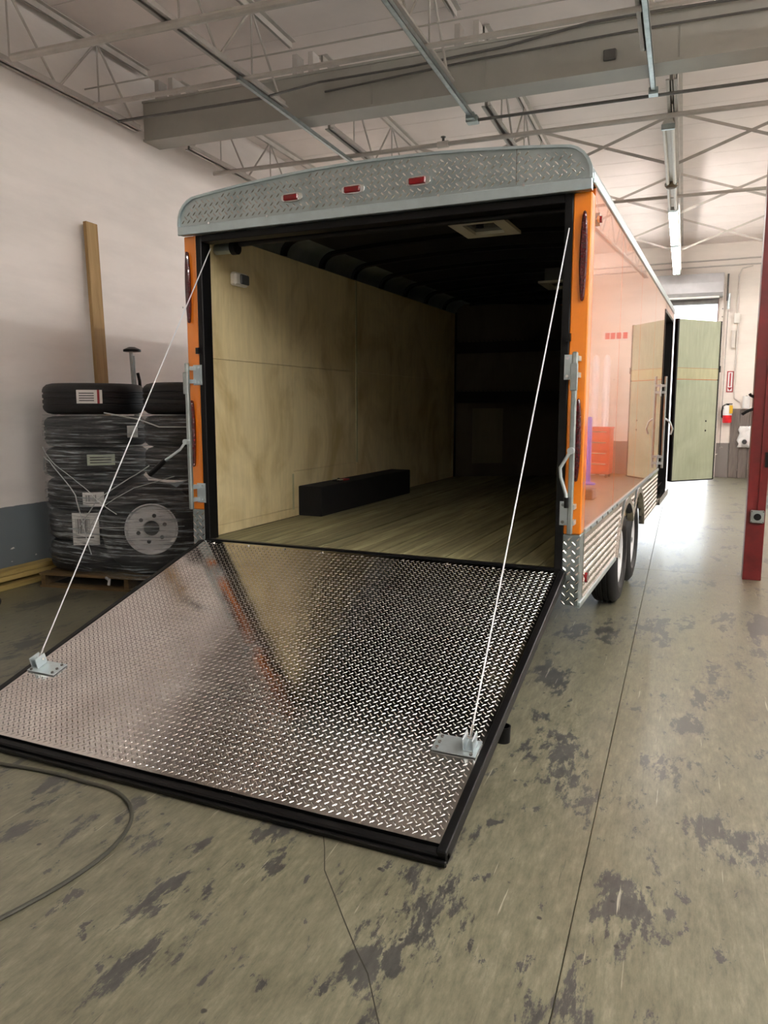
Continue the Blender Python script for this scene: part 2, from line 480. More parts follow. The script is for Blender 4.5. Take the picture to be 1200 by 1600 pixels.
def bempty(name, label, cat, bx, by, z=0.0, group=None):
    """an Empty in the building's frame; children use local coordinates about that point"""
    return empty(name, label, cat, W2(bx, by, z), BA, group)

# main roof beam across the hall
beam = bempty('roof_beam', 'deep grey painted steel beam spanning the hall above the trailer', 'beam', BXL, 2.79, 4.25)
BL = BXR - BXL
MB().box(0.0, BL, -0.135, 0.135, 0.0, 0.022).build('lower_flange', 'beam_paint', beam)
MB().box(0.0, BL, -0.135, 0.135, 0.375, 0.395).build('upper_flange', 'beam_paint', beam)
MB().box(0.0, BL, -0.115, -0.09, 0.022, 0.375).build('web', 'beam_paint', beam)
MB().box(0.0, BL, 0.09, 0.115, 0.022, 0.375).build('web', 'beam_paint', beam)
for x in (2.55, 3.62, 5.2):
    MB().box(x, x + 0.012, -0.122, -0.115, 0.03, 0.37).build('stiffener', 'beam_paint', beam)
MB().box(4.62, 4.72, -0.15, -0.115, 0.08, 0.16).build('junction_box', 'dark_pipe', beam, bevel=0.006)

# bar joists
def joist(bx, y0, y1, label, near, zbot=4.28):
    j = bempty('bar_joist', label, 'joist', bx, y0, zbot, 'bar joists under the ceiling')
    L = y1 - y0; H = ZC - zbot - 0.002
    for s in (-1, 1):
        MB().box(s * 0.008, s * 0.045, 0.15 if near else 0.15, L - 0.15, 0.0, 0.01).box(s * 0.008, s * 0.016, 0.15, L - 0.15, 0.0, 0.06).build('bottom_chord', 'steel_paint', j)
        MB().box(s * 0.008, s * 0.055, 0, L, H - 0.008, H).box(s * 0.008, s * 0.014, 0, L, H - 0.06, H).build('top_chord', 'steel_paint', j)
    n = max(2, round(L / 1.15)); st = (L - 0.4) / n
    for i in range(n):
        a = 0.2 + i * st
        MB().cyl((0, a, 0.02), (0, a + st / 2, H - 0.03), 0.011, 6).build('web_rod', 'steel_paint', j)
        MB().cyl((0, a + st / 2, H - 0.03), (0, a + st, 0.02), 0.011, 6).build('web_rod', 'steel_paint', j)
        MB().cyl((0, a + st / 2, 0.02), (0, a + st / 2, H - 0.03), 0.008, 6).build('web_rod', 'steel_paint', j)
    return j
bay1 = [(-3.50, 'white bar joist hugging the left wall before the beam'), (-1.84, 'white bar joist second from the left wall before the beam'),
        (-0.235, 'white bar joist above the trailer left half before the beam'), (1.37, 'white bar joist entering top right before the beam'), (2.98, 'bar joist right of the red column before the beam')]
for bx, lb in bay1: joist(bx, -4.0, 2.62, lb, True)
bay2 = [(-3.36, 'white bar joist along the left wall beyond the beam'), (-1.68, 'white bar joist second from left wall beyond the beam'),
        (-0.07, 'white bar joist over the trailer roof beyond the beam'), (1.54, 'white bar joist carrying the fluorescent light row'), (3.15, 'bar joist right of the light row beyond the beam')]
for bx, lb in bay2: joist(bx, 2.96, 13.75, lb, False)
# joist seats standing on the beam
for bx in (-3.36, -1.76, -0.15, 1.46):
    t = bempty('joist_seat', 'steel joist seat on the beam at %s' % {-3.36: 'the left wall', -1.76: 'the second joist from the left', -0.15: 'the joist above the marker lights', 1.46: 'the joist by the light row'}[bx], 'bracket', bx, 2.79, 4.645, 'joist seats on the beam')
    MB().box(-0.10, 0.10, -0.1, 0.1, 0.0, 0.015).build('base_plate', 'beam_paint', t)
    MB().box(-0.12, -0.07, -0.07, 0.07, 0.015, 0.21).build('upright', 'steel_paint', t)
    MB().box(0.05, 0.10, -0.07, 0.07, 0.015, 0.21).build('upright', 'steel_paint', t)

# galvanised struts tying the joists under the beam
def strut(bx, y0, y1, z, label, w=0.042):
    t = bempty('strut_channel', label, 'strut', bx, y0, z, 'galvanised struts under the beam')
    L = y1 - y0
    MB().box(-w / 2, w / 2, 0, L, 0, 0.004).box(-w / 2, -w / 2 + 0.004, 0, L, 0, w).box(w / 2 - 0.004, w / 2, 0, L, 0, w).build('channel', 'galv', t)
    MB().box(-w * 0.9, w * 0.9, L - 0.06, L + 0.02, -0.02, 0.035).build('end_clip', 'galv', t)
strut(-1.80, 1.6, 4.6, 4.20, 'long thin strut passing under the beam left of centre', 0.035)
strut(-0.215, -1.2, 3.12, 4.20, 'broad galvanised strut ending in a box above the marker lights')
strut(1.40, -1.2, 3.12, 4.19, 'galvanised strut hanging at top right before the light row')
MB_ = MB().box(-0.055, 0.055, -0.05, 0.05, 0, 0.06)
t = MB_.build('junction_box', 'galv', rotz=BA, loc=W2(-0.215, 3.17, 4.17), bevel=0.005); tag(t, 'small steel box at the end of the broad strut', 'box')

# pipes, conduits and bracing rods
def pipe(name, a, b, r, mat, label, cat='pipe', n=10):
    pa = W2(*a); pb = W2(*b)
    o = MB().cyl((0, 0, 0), pb - pa, r, n).build(name, mat, loc=pa, smooth=True); tag(o, label, cat); return o
sp = empty('sprinkler_pipe', 'white sprinkler pipe crossing the ceiling behind the beam', 'pipe', W2(-3.55, 3.87, 4.254))
MB().cyl((0, 0, 0), W2(7.5, 3.90, 4.254) - W2(-3.55, 3.87, 4.254), 0.024, 12).build('pipe', 'steel_paint', sp, smooth=True)
ph = W2(-0.72, 3.88, 4.254) - W2(-3.55, 3.87, 4.254)
MB().cyl(ph + V(-0.06, 0, 0), ph + V(0.06, 0, 0), 0.034, 10).build('coupling', 'conduit', sp, smooth=True)
MB().cyl(ph + V(0, 0, 0.02), ph + V(0, 0, 0.07), 0.014, 8).cyl(ph + V(0, 0, 0.07), ph + V(0, 0, 0.078), 0.026, 10).build('sprinkler_head', 'dark_pipe', sp)
pipe('angle_bar', (-3.3, 6.90, 4.255), (7.0, 6.92, 4.255), 0.022, 'steel_paint', 'white bridging pipe across the far ceiling', 'bar')
pipe('conduit', (-0.16, 3.17, 4.195), (7.8, 3.20, 4.195), 0.014, 'dark_pipe', 'dark conduit running right from the strut box', 'conduit')
pipe('angle_bar', (-3.3, 0.70, 4.248), (2.9, 0.80, 4.248), 0.031, 'steel_paint', 'nearest bridging pipe across top left ceiling', 'bar')
pipe('angle_bar', (-3.40, 1.72, 4.258), (3.0, 1.74, 4.258), 0.021, 'steel_paint', 'second bridging pipe just before the beam', 'bar')
pipe('conduit', (-3.52, 1.74, 4.42), (3.0, 1.76, 4.42), 0.007, 'steel_paint', 'thin dark conduit beside the second bridging pipe', 'conduit')
pipe('conduit', (-3.45, 2.10, 4.25), (-1.86, 2.12, 4.25), 0.013, 'dark_pipe', 'dark conduit from the left wall to the thin strut', 'conduit')
cb = [W2(x, y, z) for x, y, z in ((-1.80, 2.12, 4.26), (-1.5, 2.5, 4.47), (-0.6, 2.63, 4.53), (0.2, 2.63, 4.56), (0.9, 2.63, 4.63), (1.35, 2.6, 4.62), (4.0, 2.62, 4.55), (7.8, 2.62, 4.55))]
t = MB().tube([p - cb[0] for p in cb], 0.011, 6).build('power_cable', 'dark_pipe', loc=cb[0], smooth=True); tag(t, 'dark power cable draped along the front of the beam', 'cable')
t = MB().tube([W2(x, 2.64, z) - W2(-1.5, 2.64, 4.4) for x, z in ((-1.5, 4.44), (0.0, 4.50), (1.4, 4.52), (7.8, 4.47))], 0.009, 6).build('power_cable', 'dark_pipe', loc=W2(-1.5, 2.64, 4.4), smooth=True); tag(t, 'straight conduit fixed low along the beam web', 'cable')

# cross bridging between the joists of the far bay
names = {5.68: 'nearest', 8.15: 'middle', 11.0: 'farthest'}
for by in (5.68, 8.15, 11.0):
    for x0, x1, side in ((-0.07, 1.54, 'left of the light row'), (1.54, 3.15, 'right of the light row'), (-1.68, -0.07, 'over the trailer roof')):
        t = bempty('cross_brace', '%s pair of crossed white braces %s' % (names[by], side), 'brace', x0, by, 4.30, 'crossed braces between joists')
        w = x1 - x0
        MB().bar((0.03, 0, 0.02), (w - 0.03, 0, 0.57), 0.006, 0.034, (0, 0, 1)).build('brace_bar', 'steel_paint', t)
        MB().bar((0.03, 0.03, 0.57), (w - 0.03, 0.03, 0.02), 0.006, 0.034, (0, 0, 1)).build('brace_bar', 'steel_paint', t)

# fluorescent strip lights
def fixture(bx, y0, L, lit, label, z=4.235):
    t = bempty('strip_light', label, 'light', bx, y0, z, 'fluorescent strip lights')
    MB().prism([(-0.06, 0.0), (-0.035, 0.045), (0.035, 0.045), (0.06, 0.0), (0.03, 0.008), (-0.03, 0.008)], 'y', 0.0, L).build('housing', 'white_plastic', t)
    for s in (-1, 1):
        MB().cyl((s * 0.038, 0.03, -0.028), (s * 0.038, L - 0.03, -0.028), 0.019, 10).build('tube', 'tube' if lit else 'white_plastic', t, smooth=True)
    for y in (0.0, L - 0.03):
        MB().box(-0.062, 0.062, y, y + 0.03, -0.05, 0.0).build('socket_end', 'galv', t)
LX = 1.50
fixture(LX, 4.05, 2.05, False, 'unlit strip light nearest the beam in the row')
fixture(LX, 6.2, 1.2, False, 'second strip light of the row, short and unlit')
fixture(LX, 7.45, 2.4, True, 'lit strip light glowing above the open side door')
fixture(LX, 9.95, 2.9, True, 'farthest lit strip light of the row by the back wall')
t = bempty('light_cap', 'brown round cap hanging between the first two strip lights', 'cap', LX, 6.13, 4.16)
MB().lathe([(0.0, 0.0), (0.05, 0.004), (0.075, 0.03), (0.078, 0.06), (0.05, 0.075), (0.0, 0.075)], 20, close=False).build('cap', 'brass', t, smooth=True)
off = [(4.7, -5.2), (4.7, -2.5), (4.7, 0.1), (6.6, -4.0), (6.6, -1.2), (2.6, -5.2), (4.8, 4.2), (4.8, 6.8), (4.8, 9.4), (-1.7, 7.4), (3.5, -2.9), (6.6, 5.0), (6.6, 8.2)]
for i, (bx, by) in enumerate(off):
    fixture(bx, by, 2.4, True, 'lit strip light on the hall ceiling out of the frame', 4.235)

# red steel column under the beam
col = bempty('steel_column', 'worn dark red steel column standing right of the trailer', 'column', 2.41, 3.15)
MB().box(-0.075, 0.075, -0.075, -0.062, 0.0, 4.915).build('flange', 'red_paint', col, bevel=0.004)
MB().box(-0.075, 0.075, 0.062, 0.075, 0.0, 4.915).build('flange', 'red_paint', col, bevel=0.004)
MB().box(-0.075, -0.062, -0.062, 0.062, 0.0, 4.915).build('web', 'red_paint', col)
MB().box(0.062, 0.075, -0.062, 0.062, 0.0, 4.915).build('web', 'red_paint', col)
MB().box(0.012, 0.030, -0.088, -0.0752, 0.62, 4.2).build('conduit', 'red_paint', col)
ob = MB().box(-0.045, 0.065, -0.115, -0.0752, 0.515, 0.625).build('outlet_box', 'galv', col, bevel=0.006)
MB().cyl((0.01, -0.116, 0.57), (0.01, -0.124, 0.57), 0.030, 18).build('socket', 'black', ob, smooth=True)
for x, z in ((-0.036, 0.524), (0.056, 0.524), (-0.036, 0.616), (0.056, 0.616)):
    MB().cyl((x, -0.1152, z), (x, -0.119, z), 0.006, 8).build('screw', 'dark_pipe', ob)
hk = MB().tube([(-0.07, -0.05, 1.50), (-0.12, -0.06, 1.48), (-0.15, -0.06, 1.46), (-0.16, -0.06, 1.45)], 0.014, 6).build('hook', 'black', col, smooth=True)
MB().tube([(-0.07, -0.05, 1.60), (-0.10, -0.06, 1.615), (-0.11, -0.06, 1.63)], 0.013, 6).build('hook', 'black', col, smooth=True)
MB().box(0.045, 0.0752, -0.085, -0.0752, 1.0, 1.13).build('plate', 'black', col)

# roll-up door on the back wall
rd = bempty('roll_up_door', 'rolled-up grey door hood above the bright doorway', 'door', 0.55, BYB, DZ)
hp = [(0.0, 0.505), (-0.40, 0.49), (-0.44, 0.30), (-0.42, 0.10), (-0.36, 0.03), (0.0, 0.03)]
MB().prism([(y, z) for y, z in hp], 'x', -1.95, 1.87).build('hood', 'hood', rd, bevel=0.006)
MB().box(-1.85, 1.79, -0.16, -0.05, -0.10, 0.0).build('bottom_bar', 'dark_pipe', rd)
MB().box(-1.9, 1.8, -0.36, -0.30, 0.0, 0.035).build('lip', 'white_plastic', rd)
for x in (-1.80, 1.80):
    tr = MB().box(x, x + 0.11, -0.09, -0.001, -DZ, 0.3).build('track', 'conduit', rd)
    for k in range(22):
        MB().cyl((x + 0.085, -0.09, -DZ + 0.1 + k * 0.165), (x + 0.085, -0.098, -DZ + 0.1 + k * 0.165), 0.014, 6).build('bolt', 'dark_pipe', tr)
MB().box(1.79, 1.80, -0.10, 0.18, -DZ, 0.0).build('jamb_angle', 'red_paint', rd)
MB().cyl((1.96, -0.12, 0.50), (1.96, -0.12, -0.05), 0.018, 8).build('chain_guide', 'dark_pipe', rd)
MB().cyl((1.99, -0.12, 0.10), (1.99, -0.12, -0.22), 0.030, 8).build('chain_hoist', 'galv', rd)
MB().cyl((1.99, -0.10, -0.22), (1.985, -0.07, -3.1), 0.006, 6).build('pull_chain', 'dark_pipe', rd)

# things on the back wall
by = BYB - 0.001
t = bempty('wall_conduit', 'thin white conduit dropping to a switch box on the back wall', 'conduit', 2.72, by)
MB().tube([(0.25, -0.03, 4.42), (0.05, -0.03, 4.38), (0.0, -0.03, 4.25), (0.0, -0.03, 3.45)], 0.015, 8).build('pipe', 'conduit', t, smooth=True)
MB().box(-0.055, 0.055, -0.09, 0.0, 3.26, 3.46).build('switch_box', 'white_plastic', t, bevel=0.006)
MB().box(-0.075, 0.0, -0.06, 0.0, 2.75, 3.12).build('disconnect_box', 'conduit', t, bevel=0.006)
MB().tube([(0.03, -0.03, 3.26), (0.03, -0.03, 1.85), (0.05, -0.03, 1.70), (0.16, -0.03, 1.62)], 0.014, 8).build('pipe', 'conduit', t, smooth=True)
pipe('wall_pipe', (0.2, BYB - 0.04, 4.56), (6.0, BYB - 0.04, 4.60), 0.016, 'steel_paint', 'upper thin white pipe across the back wall')
pipe('wall_pipe', (0.2, BYB - 0.04, 4.44), (6.0, BYB - 0.04, 4.47), 0.016, 'steel_paint', 'lower thin white pipe across the back wall')
t = bempty('extinguisher_sign', 'narrow white arrow sign with red border above the extinguisher', 'sign', 2.665, by, 1.83)
MB().box(-0.065, 0.065, -0.008, 0, 0, 0.44).build('panel', 'red_print', t)
MB().box(-0.045, 0.045, -0.012, -0.008, 0.02, 0.42).build('face', 'paper', t)
MB().box(-0.014, 0.014, -0.014, -0.012, 0.12, 0.40).build('text_strip', 'red_print', t)
MB().prism([(-0.045, 0.10), (0.045, 0.10), (0.0, 0.03)], 'y', -0.014, -0.012).build('arrow', 'red_print', t)
fe = bempty('fire_extinguisher', 'red and white fire extinguisher hanging on the back wall', 'extinguisher', 2.645, by - 0.11, 1.18)
MB().lathe([(0.085, 0.0), (0.09, 0.02), (0.09, 0.16)], 20).build('lower_body', 'fire_red', fe, smooth=True)
MB().lathe([(0.09, 0.16), (0.09, 0.29), (0.07, 0.34), (0.03, 0.37)], 20).build('upper_body', 'paper', fe, smooth=True)
MB().cyl((0, 0, 0.36), (0, 0, 0.41), 0.03, 10).box(-0.02, 0.09, -0.015, 0.015, 0.39, 0.41).build('valve', 'black', fe)
MB().box(0.03, 0.095, -0.094, -0.085, 0.20, 0.37).build('tag', 'yellow', fe)
MB().tube([(-0.02, 0, 0.40), (-0.09, -0.02, 0.36), (-0.115, -0.02, 0.25), (-0.11, -0.02, 0.12)], 0.012, 6).build('hose', 'black', fe, smooth=True)
MB().box(-0.1, 0.1, 0.085, 0.11, 0.10, 0.32).build('bracket', 'red_paint', fe)
bd = [(2.73, 0.175, 1.48), (2.912, 0.17, 1.47), (3.09, 0.18, 1.47)]
bl = ['weathered grey board beside the extinguisher on the back wall', 'weathered grey board in the middle behind the hanging bag', 'weathered grey board nearest the red column on the back wall']
for (x, w, h), lb in zip(bd, bl):
    t = MB().box(0, w, -0.035, 0, 0.0, h).build('board', 'grey_wood', loc=W2(x, by, 0), rotz=BA, bevel=0.004); tag(t, lb, 'board', 'grey boards on the back wall')
t = bempty('paper_towel_roll', 'white paper roll standing on top of the grey boards', 'paper roll', 3.0, by - 0.075, 1.485)
MB().lathe([(0.02, 0), (0.072, 0), (0.072, 0.26), (0.02, 0.26)], 20, close='ring').build('roll', 'paper', t, smooth=True)
MB().cyl((0, 0, 0), (0, 0, 0.27), 0.018, 8).build('core', 'brass', t)
t = bempty('plastic_bag', 'crumpled white plastic bag hanging on the grey boards', 'bag', 3.03, by - 0.04, 0.66)
mb = MB(); n = 7
for i in range(n):
    for j in range(6):
        fx = -0.16 + 0.30 * j / 5 + 0.03 * math.sin(i * 2.1 + j); fz = 0.45 * i / (n - 1) + 0.012 * math.sin(j * 3.0)
        mb.v.append((fx * (1 - 0.25 * i / n), -0.03 - 0.03 * math.sin(j * 1.9 + i * 1.3), fz))
mb.f = [(i * 6 + j, i * 6 + j + 1, (i + 1) * 6 + j + 1, (i + 1) * 6 + j) for i in range(n - 1) for j in range(5)]
b = mb.build('bag', 'paper', t, smooth=True, angle=80); md = b.modifiers.new('thick', 'SOLIDIFY'); md.thickness = 0.012
MB().cyl((-0.02, -0.07, 0.12), (-0.02, -0.085, 0.12), 0.05, 12).build('print', 'dark_print', t)

# things beyond the column that only the trailer's glossy side mirrors
t = bempty('tool_cabinet', 'orange-red tool cabinet standing behind the red column by the back wall', 'cabinet', 3.9, 12.75)
MB().box(-0.32, 0.32, -0.22, 0.22, 0.08, 1.05).build('body', 'machine_red', t, bevel=0.01)
MB().box(-0.33, 0.33, -0.23, 0.23, 1.05, 1.09).build('top', 'machine_red', t, bevel=0.006)
for k in range(4):
    d = MB().box(-0.30, 0.30, -0.235, -0.22, 0.12 + k * 0.23, 0.33 + k * 0.23).build('drawer', 'machine_red', t, bevel=0.004)
    MB().box(-0.25, 0.25, -0.25, -0.235, 0.29 + k * 0.23, 0.31 + k * 0.23).build('handle', 'chrome', d)
for x in (-0.26, 0.26):
    for y in (-0.17, 0.17):
        MB().cyl((x - 0.02, y, 0.04), (x + 0.02, y, 0.04), 0.04, 12).build('caster', 'black', t, smooth=True)
for x, lb in ((4.08, 'tall white stand-in for a mirrored bright streak right of the tool cabinet'), (3.84, 'tall white stand-in for a mirrored bright streak behind the tool cabinet')):
    t = MB().lathe([(0.0, 0), (0.075, 0), (0.075, 2.5), (0.05, 2.62), (0.0, 2.66)], 16, close=False).build('streak_stand_in', 'drum_white', loc=W2(x, 13.25, 0), smooth=True); tag(t, lb, 'roll', 'white stand-ins for mirrored bright streaks')  # made-up white rolls imitating bright light streaks mirrored in the trailer side
t = bempty('barrier_post', 'slim blue barrier post on the floor beyond the red column', 'post', 3.68, 11.0)
MB().lathe([(0.0, 0), (0.15, 0), (0.15, 0.03), (0.06, 0.05), (0.05, 0.06), (0.05, 1.28), (0.04, 1.32), (0.0, 1.33)], 18, close=False).build('post', 'blue', t, smooth=True)
t = bempty('exit_sign', 'red lettered sign high on the back wall', 'sign', 3.77, by, 3.0)
MB().box(-0.3, 0.3, -0.02, 0, 0, 0.2).build('panel', 'paper', t)
for k, x in enumerate((-0.25, -0.11, 0.02, 0.14)):
    MB().box(x, x + 0.1, -0.026, -0.02, 0.03, 0.17).build('letter_block', 'fire_red', t)
t = bempty('dark_case', 'dark case on the floor at the right edge beyond the column', 'case', 3.14, 8.6)
MB().box(-0.10, 0.25, -0.15, 0.15, 0.0, 0.17).build('body', 'black', t, bevel=0.015)
MB().tube([(0.0, -0.16, 0.10), (0.02, -0.19, 0.11), (0.13, -0.19, 0.11), (0.15, -0.16, 0.10)], 0.01, 6).build('handle', 'dark_pipe', t, smooth=True)

# ------------------------------------------------------------------ the trailer
HW = 1.295; ZH = 2.608; ZB = 0.435; ZS = 0.631; TL = 6.10; IW = 1.205
tr = empty('cargo_trailer', 'orange enclosed cargo trailer with tread plate ramp door lowered', 'trailer')

def crown(x, top=2.897, edge=2.831, half=1.137):
    return edge + (top - edge) * (1 - (x / half) ** 2)
prof = [(-HW, 2.66)]
cx, cz, r = 1.14, 2.676, 0.155
for k in range(7):
    a = PI - (PI / 2) * k / 6; prof.append((-cx + r * math.cos(a), cz + r * math.sin(a)))
for k in range(1, 14): 
    x = -1.137 + 2.274 * k / 14; prof.append((x, crown(x)))
for k in range(7):
    a = PI / 2 - (PI / 2) * k / 6; prof.append((cx + r * math.cos(a), cz + r * math.sin(a)))
prof.append((HW, 2.66))
MB().shell(prof, 'y', 0.001, TL, 0.022).build('roof', 'alu_trim', tr, smooth=True)
hd = MB().prism(prof + [(HW, ZH), (-HW, ZH)], 'y', -0.045, 0.0).build('header_panel', 'plate_dull', tr)
def in_head(a, b):
    x = -HW + a; z = ZH + b
    if b < 0.064: return False
    if abs(x) > 1.14:
        return (abs(x) - 1.14) ** 2 + max(0, z - 2.676) ** 2 < 0.125 ** 2
    for lx in (-0.45, -0.044, 0.357):
        if abs(x - lx) < 0.085 and abs(z - 2.75) < 0.035: return False
    return z < crown(x) - 0.028
tag(lugs((-HW, -0.0452, ZH), (1, 0, 0), (0, 0, 1), 58, 13, 0.0222, in_head, length=0.036, width=0.0085, height=0.0032).build('lug_relief', 'lug', hd), kind='stuff')
MB().shell([(x * 1.004, z + (0.004 if abs(x) < 1.29 else 0)) for x, z in prof], 'y', -0.056, -0.02, 0.014).build('rim_trim', 'alu_trim', hd, smooth=True)
MB().box(-HW - 0.004, HW + 0.004, -0.058, -0.045, ZH - 0.004, ZH + 0.05).build('bottom_trim', 'alu_trim', hd, bevel=0.003)
MB().box(0.905, 0.909, -0.047, -0.045, ZH + 0.06, 2.85).build('seam', 'dark_pipe', hd)
for x in (-0.62, -0.1, 0.48, 0.95, -1.05):
    MB().cyl((x, -0.058, ZH + 0.05), (x, -0.064, ZH + 0.05), 0.008, 8).build('rivet', 'chrome', hd)
for lx in (-0.45, -0.044, 0.357):
    ml = MB().prism([(lx + 0.075 * math.cos(a) * (1 if abs(math.cos(a)) < .9 else 1), 2.75 + 0.027 * (abs(math.sin(a)) ** 0.5) * (1 if math.sin(a) > 0 else -1)) for a in [2 * PI * k / 24 for k in range(24)]], 'y', -0.058, -0.046).build('marker_light', 'chrome', hd, bevel=0.003)
    le = MB().box(lx - 0.054, lx + 0.046, -0.068, -0.058, 2.733, 2.767).build('marker_lens', 'redlens', hd, bevel=0.006)
for s in (-1, 1):
    # orange rear posts
    po = MB().box(min(s * 1.2, s * HW), max(s * 1.2, s * HW), -0.004, 0.09, 0.83, ZH - 0.002).build('rear_post', 'orange_post', tr, bevel=0.006)
    for z0, z1 in ((2.06, 2.51), (1.12, 1.56)):
        xc = s * 1.262; pts = []
        for k in range(17):
            t_ = k / 16; pts.append((xc + 0.007 + 0.013 * math.sin(PI * t_) ** 0.7, z0 + (z1 - z0) * t_))
        for k in range(17):
            t_ = 1 - k / 16; pts.append((xc - 0.007 - 0.013 * math.sin(PI * t_) ** 0.7, z0 + (z1 - z0) * t_))
        MB().prism(pts, 'y', -0.030, -0.004).build('tail_light', 'redlens_dark', po, bevel=0.006, smooth=True)
    MB().box(min(s * 1.185, s * 1.21), max(s * 1.185, s * 1.21), -0.03, -0.004, 1.86, 1.90).build('bumper_stop', 'black', po)
    # black jambs
    MB().box(min(s * 1.157, s * 1.2), max(s * 1.157, s * 1.2), -0.008, 0.09, ZS - 0.03, ZH - 0.002).build('jamb', 'black', tr, bevel=0.004)
    # tread plate corner below the post
    x0, x1 = min(s * 1.2, s * HW), max(s * 1.2, s * HW)
    cp = MB().box(x0, x1, -0.006, 0.09, ZB, 0.828).build('corner_plate', 'plate_dull', tr, bevel=0.004)
    tag(lugs((x0, -0.0062, ZB), (1, 0, 0), (0, 0, 1), 2, 16, 0.0238, None, length=0.038, width=0.009, height=0.0034).build('lug_relief', 'plate', cp), kind='stuff')
    # latch bar with its brackets and handle
    xb = s * 1.248; yb = -0.075
    lb = MB().box(xb - 0.014, xb + 0.014, yb - 0.014, yb + 0.014, 0.84, 1.80).build('latch_bar', 'galv', tr, bevel=0.006)
    for z0 in (0.88, 1.66):
        MB().box(min(xb - s * 0.068, xb), max(xb - s * 0.068, xb), -0.012, -0.004, z0, z0 + 0.13).box(xb - 0.02, xb + 0.02, yb, -0.004, z0 + 0.01, z0 + 0.035).box(xb - 0.02, xb + 0.02, yb, -0.004, z0 + 0.095, z0 + 0.12).build('bracket', 'zinc', lb)
        for zz in (z0 + 0.018, z0 + 0.112):
            MB().cyl((xb - s * 0.05, -0.012, zz), (xb - s * 0.05, -0.02, zz), 0.009, 8).build('bolt', 'chrome', lb)
    MB().box(xb - 0.02, xb + 0.02, yb - 0.024, yb - 0.014, 1.60, 1.74).build('sleeve', 'galv', lb, bevel=0.004)
    zc = 1.29
    MB().cyl((xb, yb - 0.014, zc), (xb, yb - 0.05, zc), 0.018, 10).build('pivot', 'zinc', lb)
    if s > 0:
        MB().tube([(xb, yb - 0.04, zc), (xb - 0.05, yb - 0.05, zc - 0.09), (xb - 0.045, yb - 0.05, zc - 0.14), (xb - 0.015, yb - 0.05, zc - 0.23), (xb - 0.012, yb - 0.05, zc - 0.27)], 0.009, 8).build('handle', 'zinc', lb, smooth=True)
        MB().tube([(xb - 0.013, yb - 0.05, zc - 0.245), (xb - 0.012, yb - 0.05, zc - 0.30)], 0.012, 8).build('grip', 'black', lb, smooth=True)
    else:
        MB().tube([(xb, yb - 0.04, zc), (xb - 0.03, yb - 0.06, zc - 0.05), (xb - 0.10, yb - 0.08, zc - 0.10), (xb - 0.14, yb - 0.09, zc - 0.125)], 0.008, 8).build('handle', 'zinc', lb, smooth=True)
        MB().tube([(xb - 0.13, yb - 0.088, zc - 0.12), (xb - 0.25, yb - 0.11, zc - 0.22)], 0.018, 10).build('grip', 'black', lb, smooth=True)
    # chassis rail and roof rail
    MB().box(min(s * 0.95, s * 1.02), max(s * 0.95, s * 1.02), 0.0, TL, 0.43, 0.58).build('chassis_rail', 'black', tr)
    MB().box(min(s * 1.29, s * 1.304), max(s * 1.29, s * 1.304), 0.0, TL, 2.645, 2.70).build('roof_rail', 'alu_trim', tr, bevel=0.004)
    # orange side skin in separate sheets
    joints = [0.0, 1.22, 2.44, 3.66, 4.75 if s > 0 else 4.88, TL]
    for a, b in zip(joints[:-1], joints[1:]):
        if s > 0 and a == 4.75:
            MB().box(1.262, HW, 5.93, b, ZB, 2.645).build('side_panel', 'orange', tr)
            MB().box(1.262, HW, a + 0.002, 5.93, 2.56, 2.645).build('side_panel', 'orange', tr)
            continue
        x0, x1 = min(s * 1.262, s * HW), max(s * 1.262, s * HW)
        MB().box(x0, x1, max(a, 0.092) + 0.0025, b - 0.0025, 0.83, 2.645).build('side_panel', 'orange', tr, bevel=0.002)
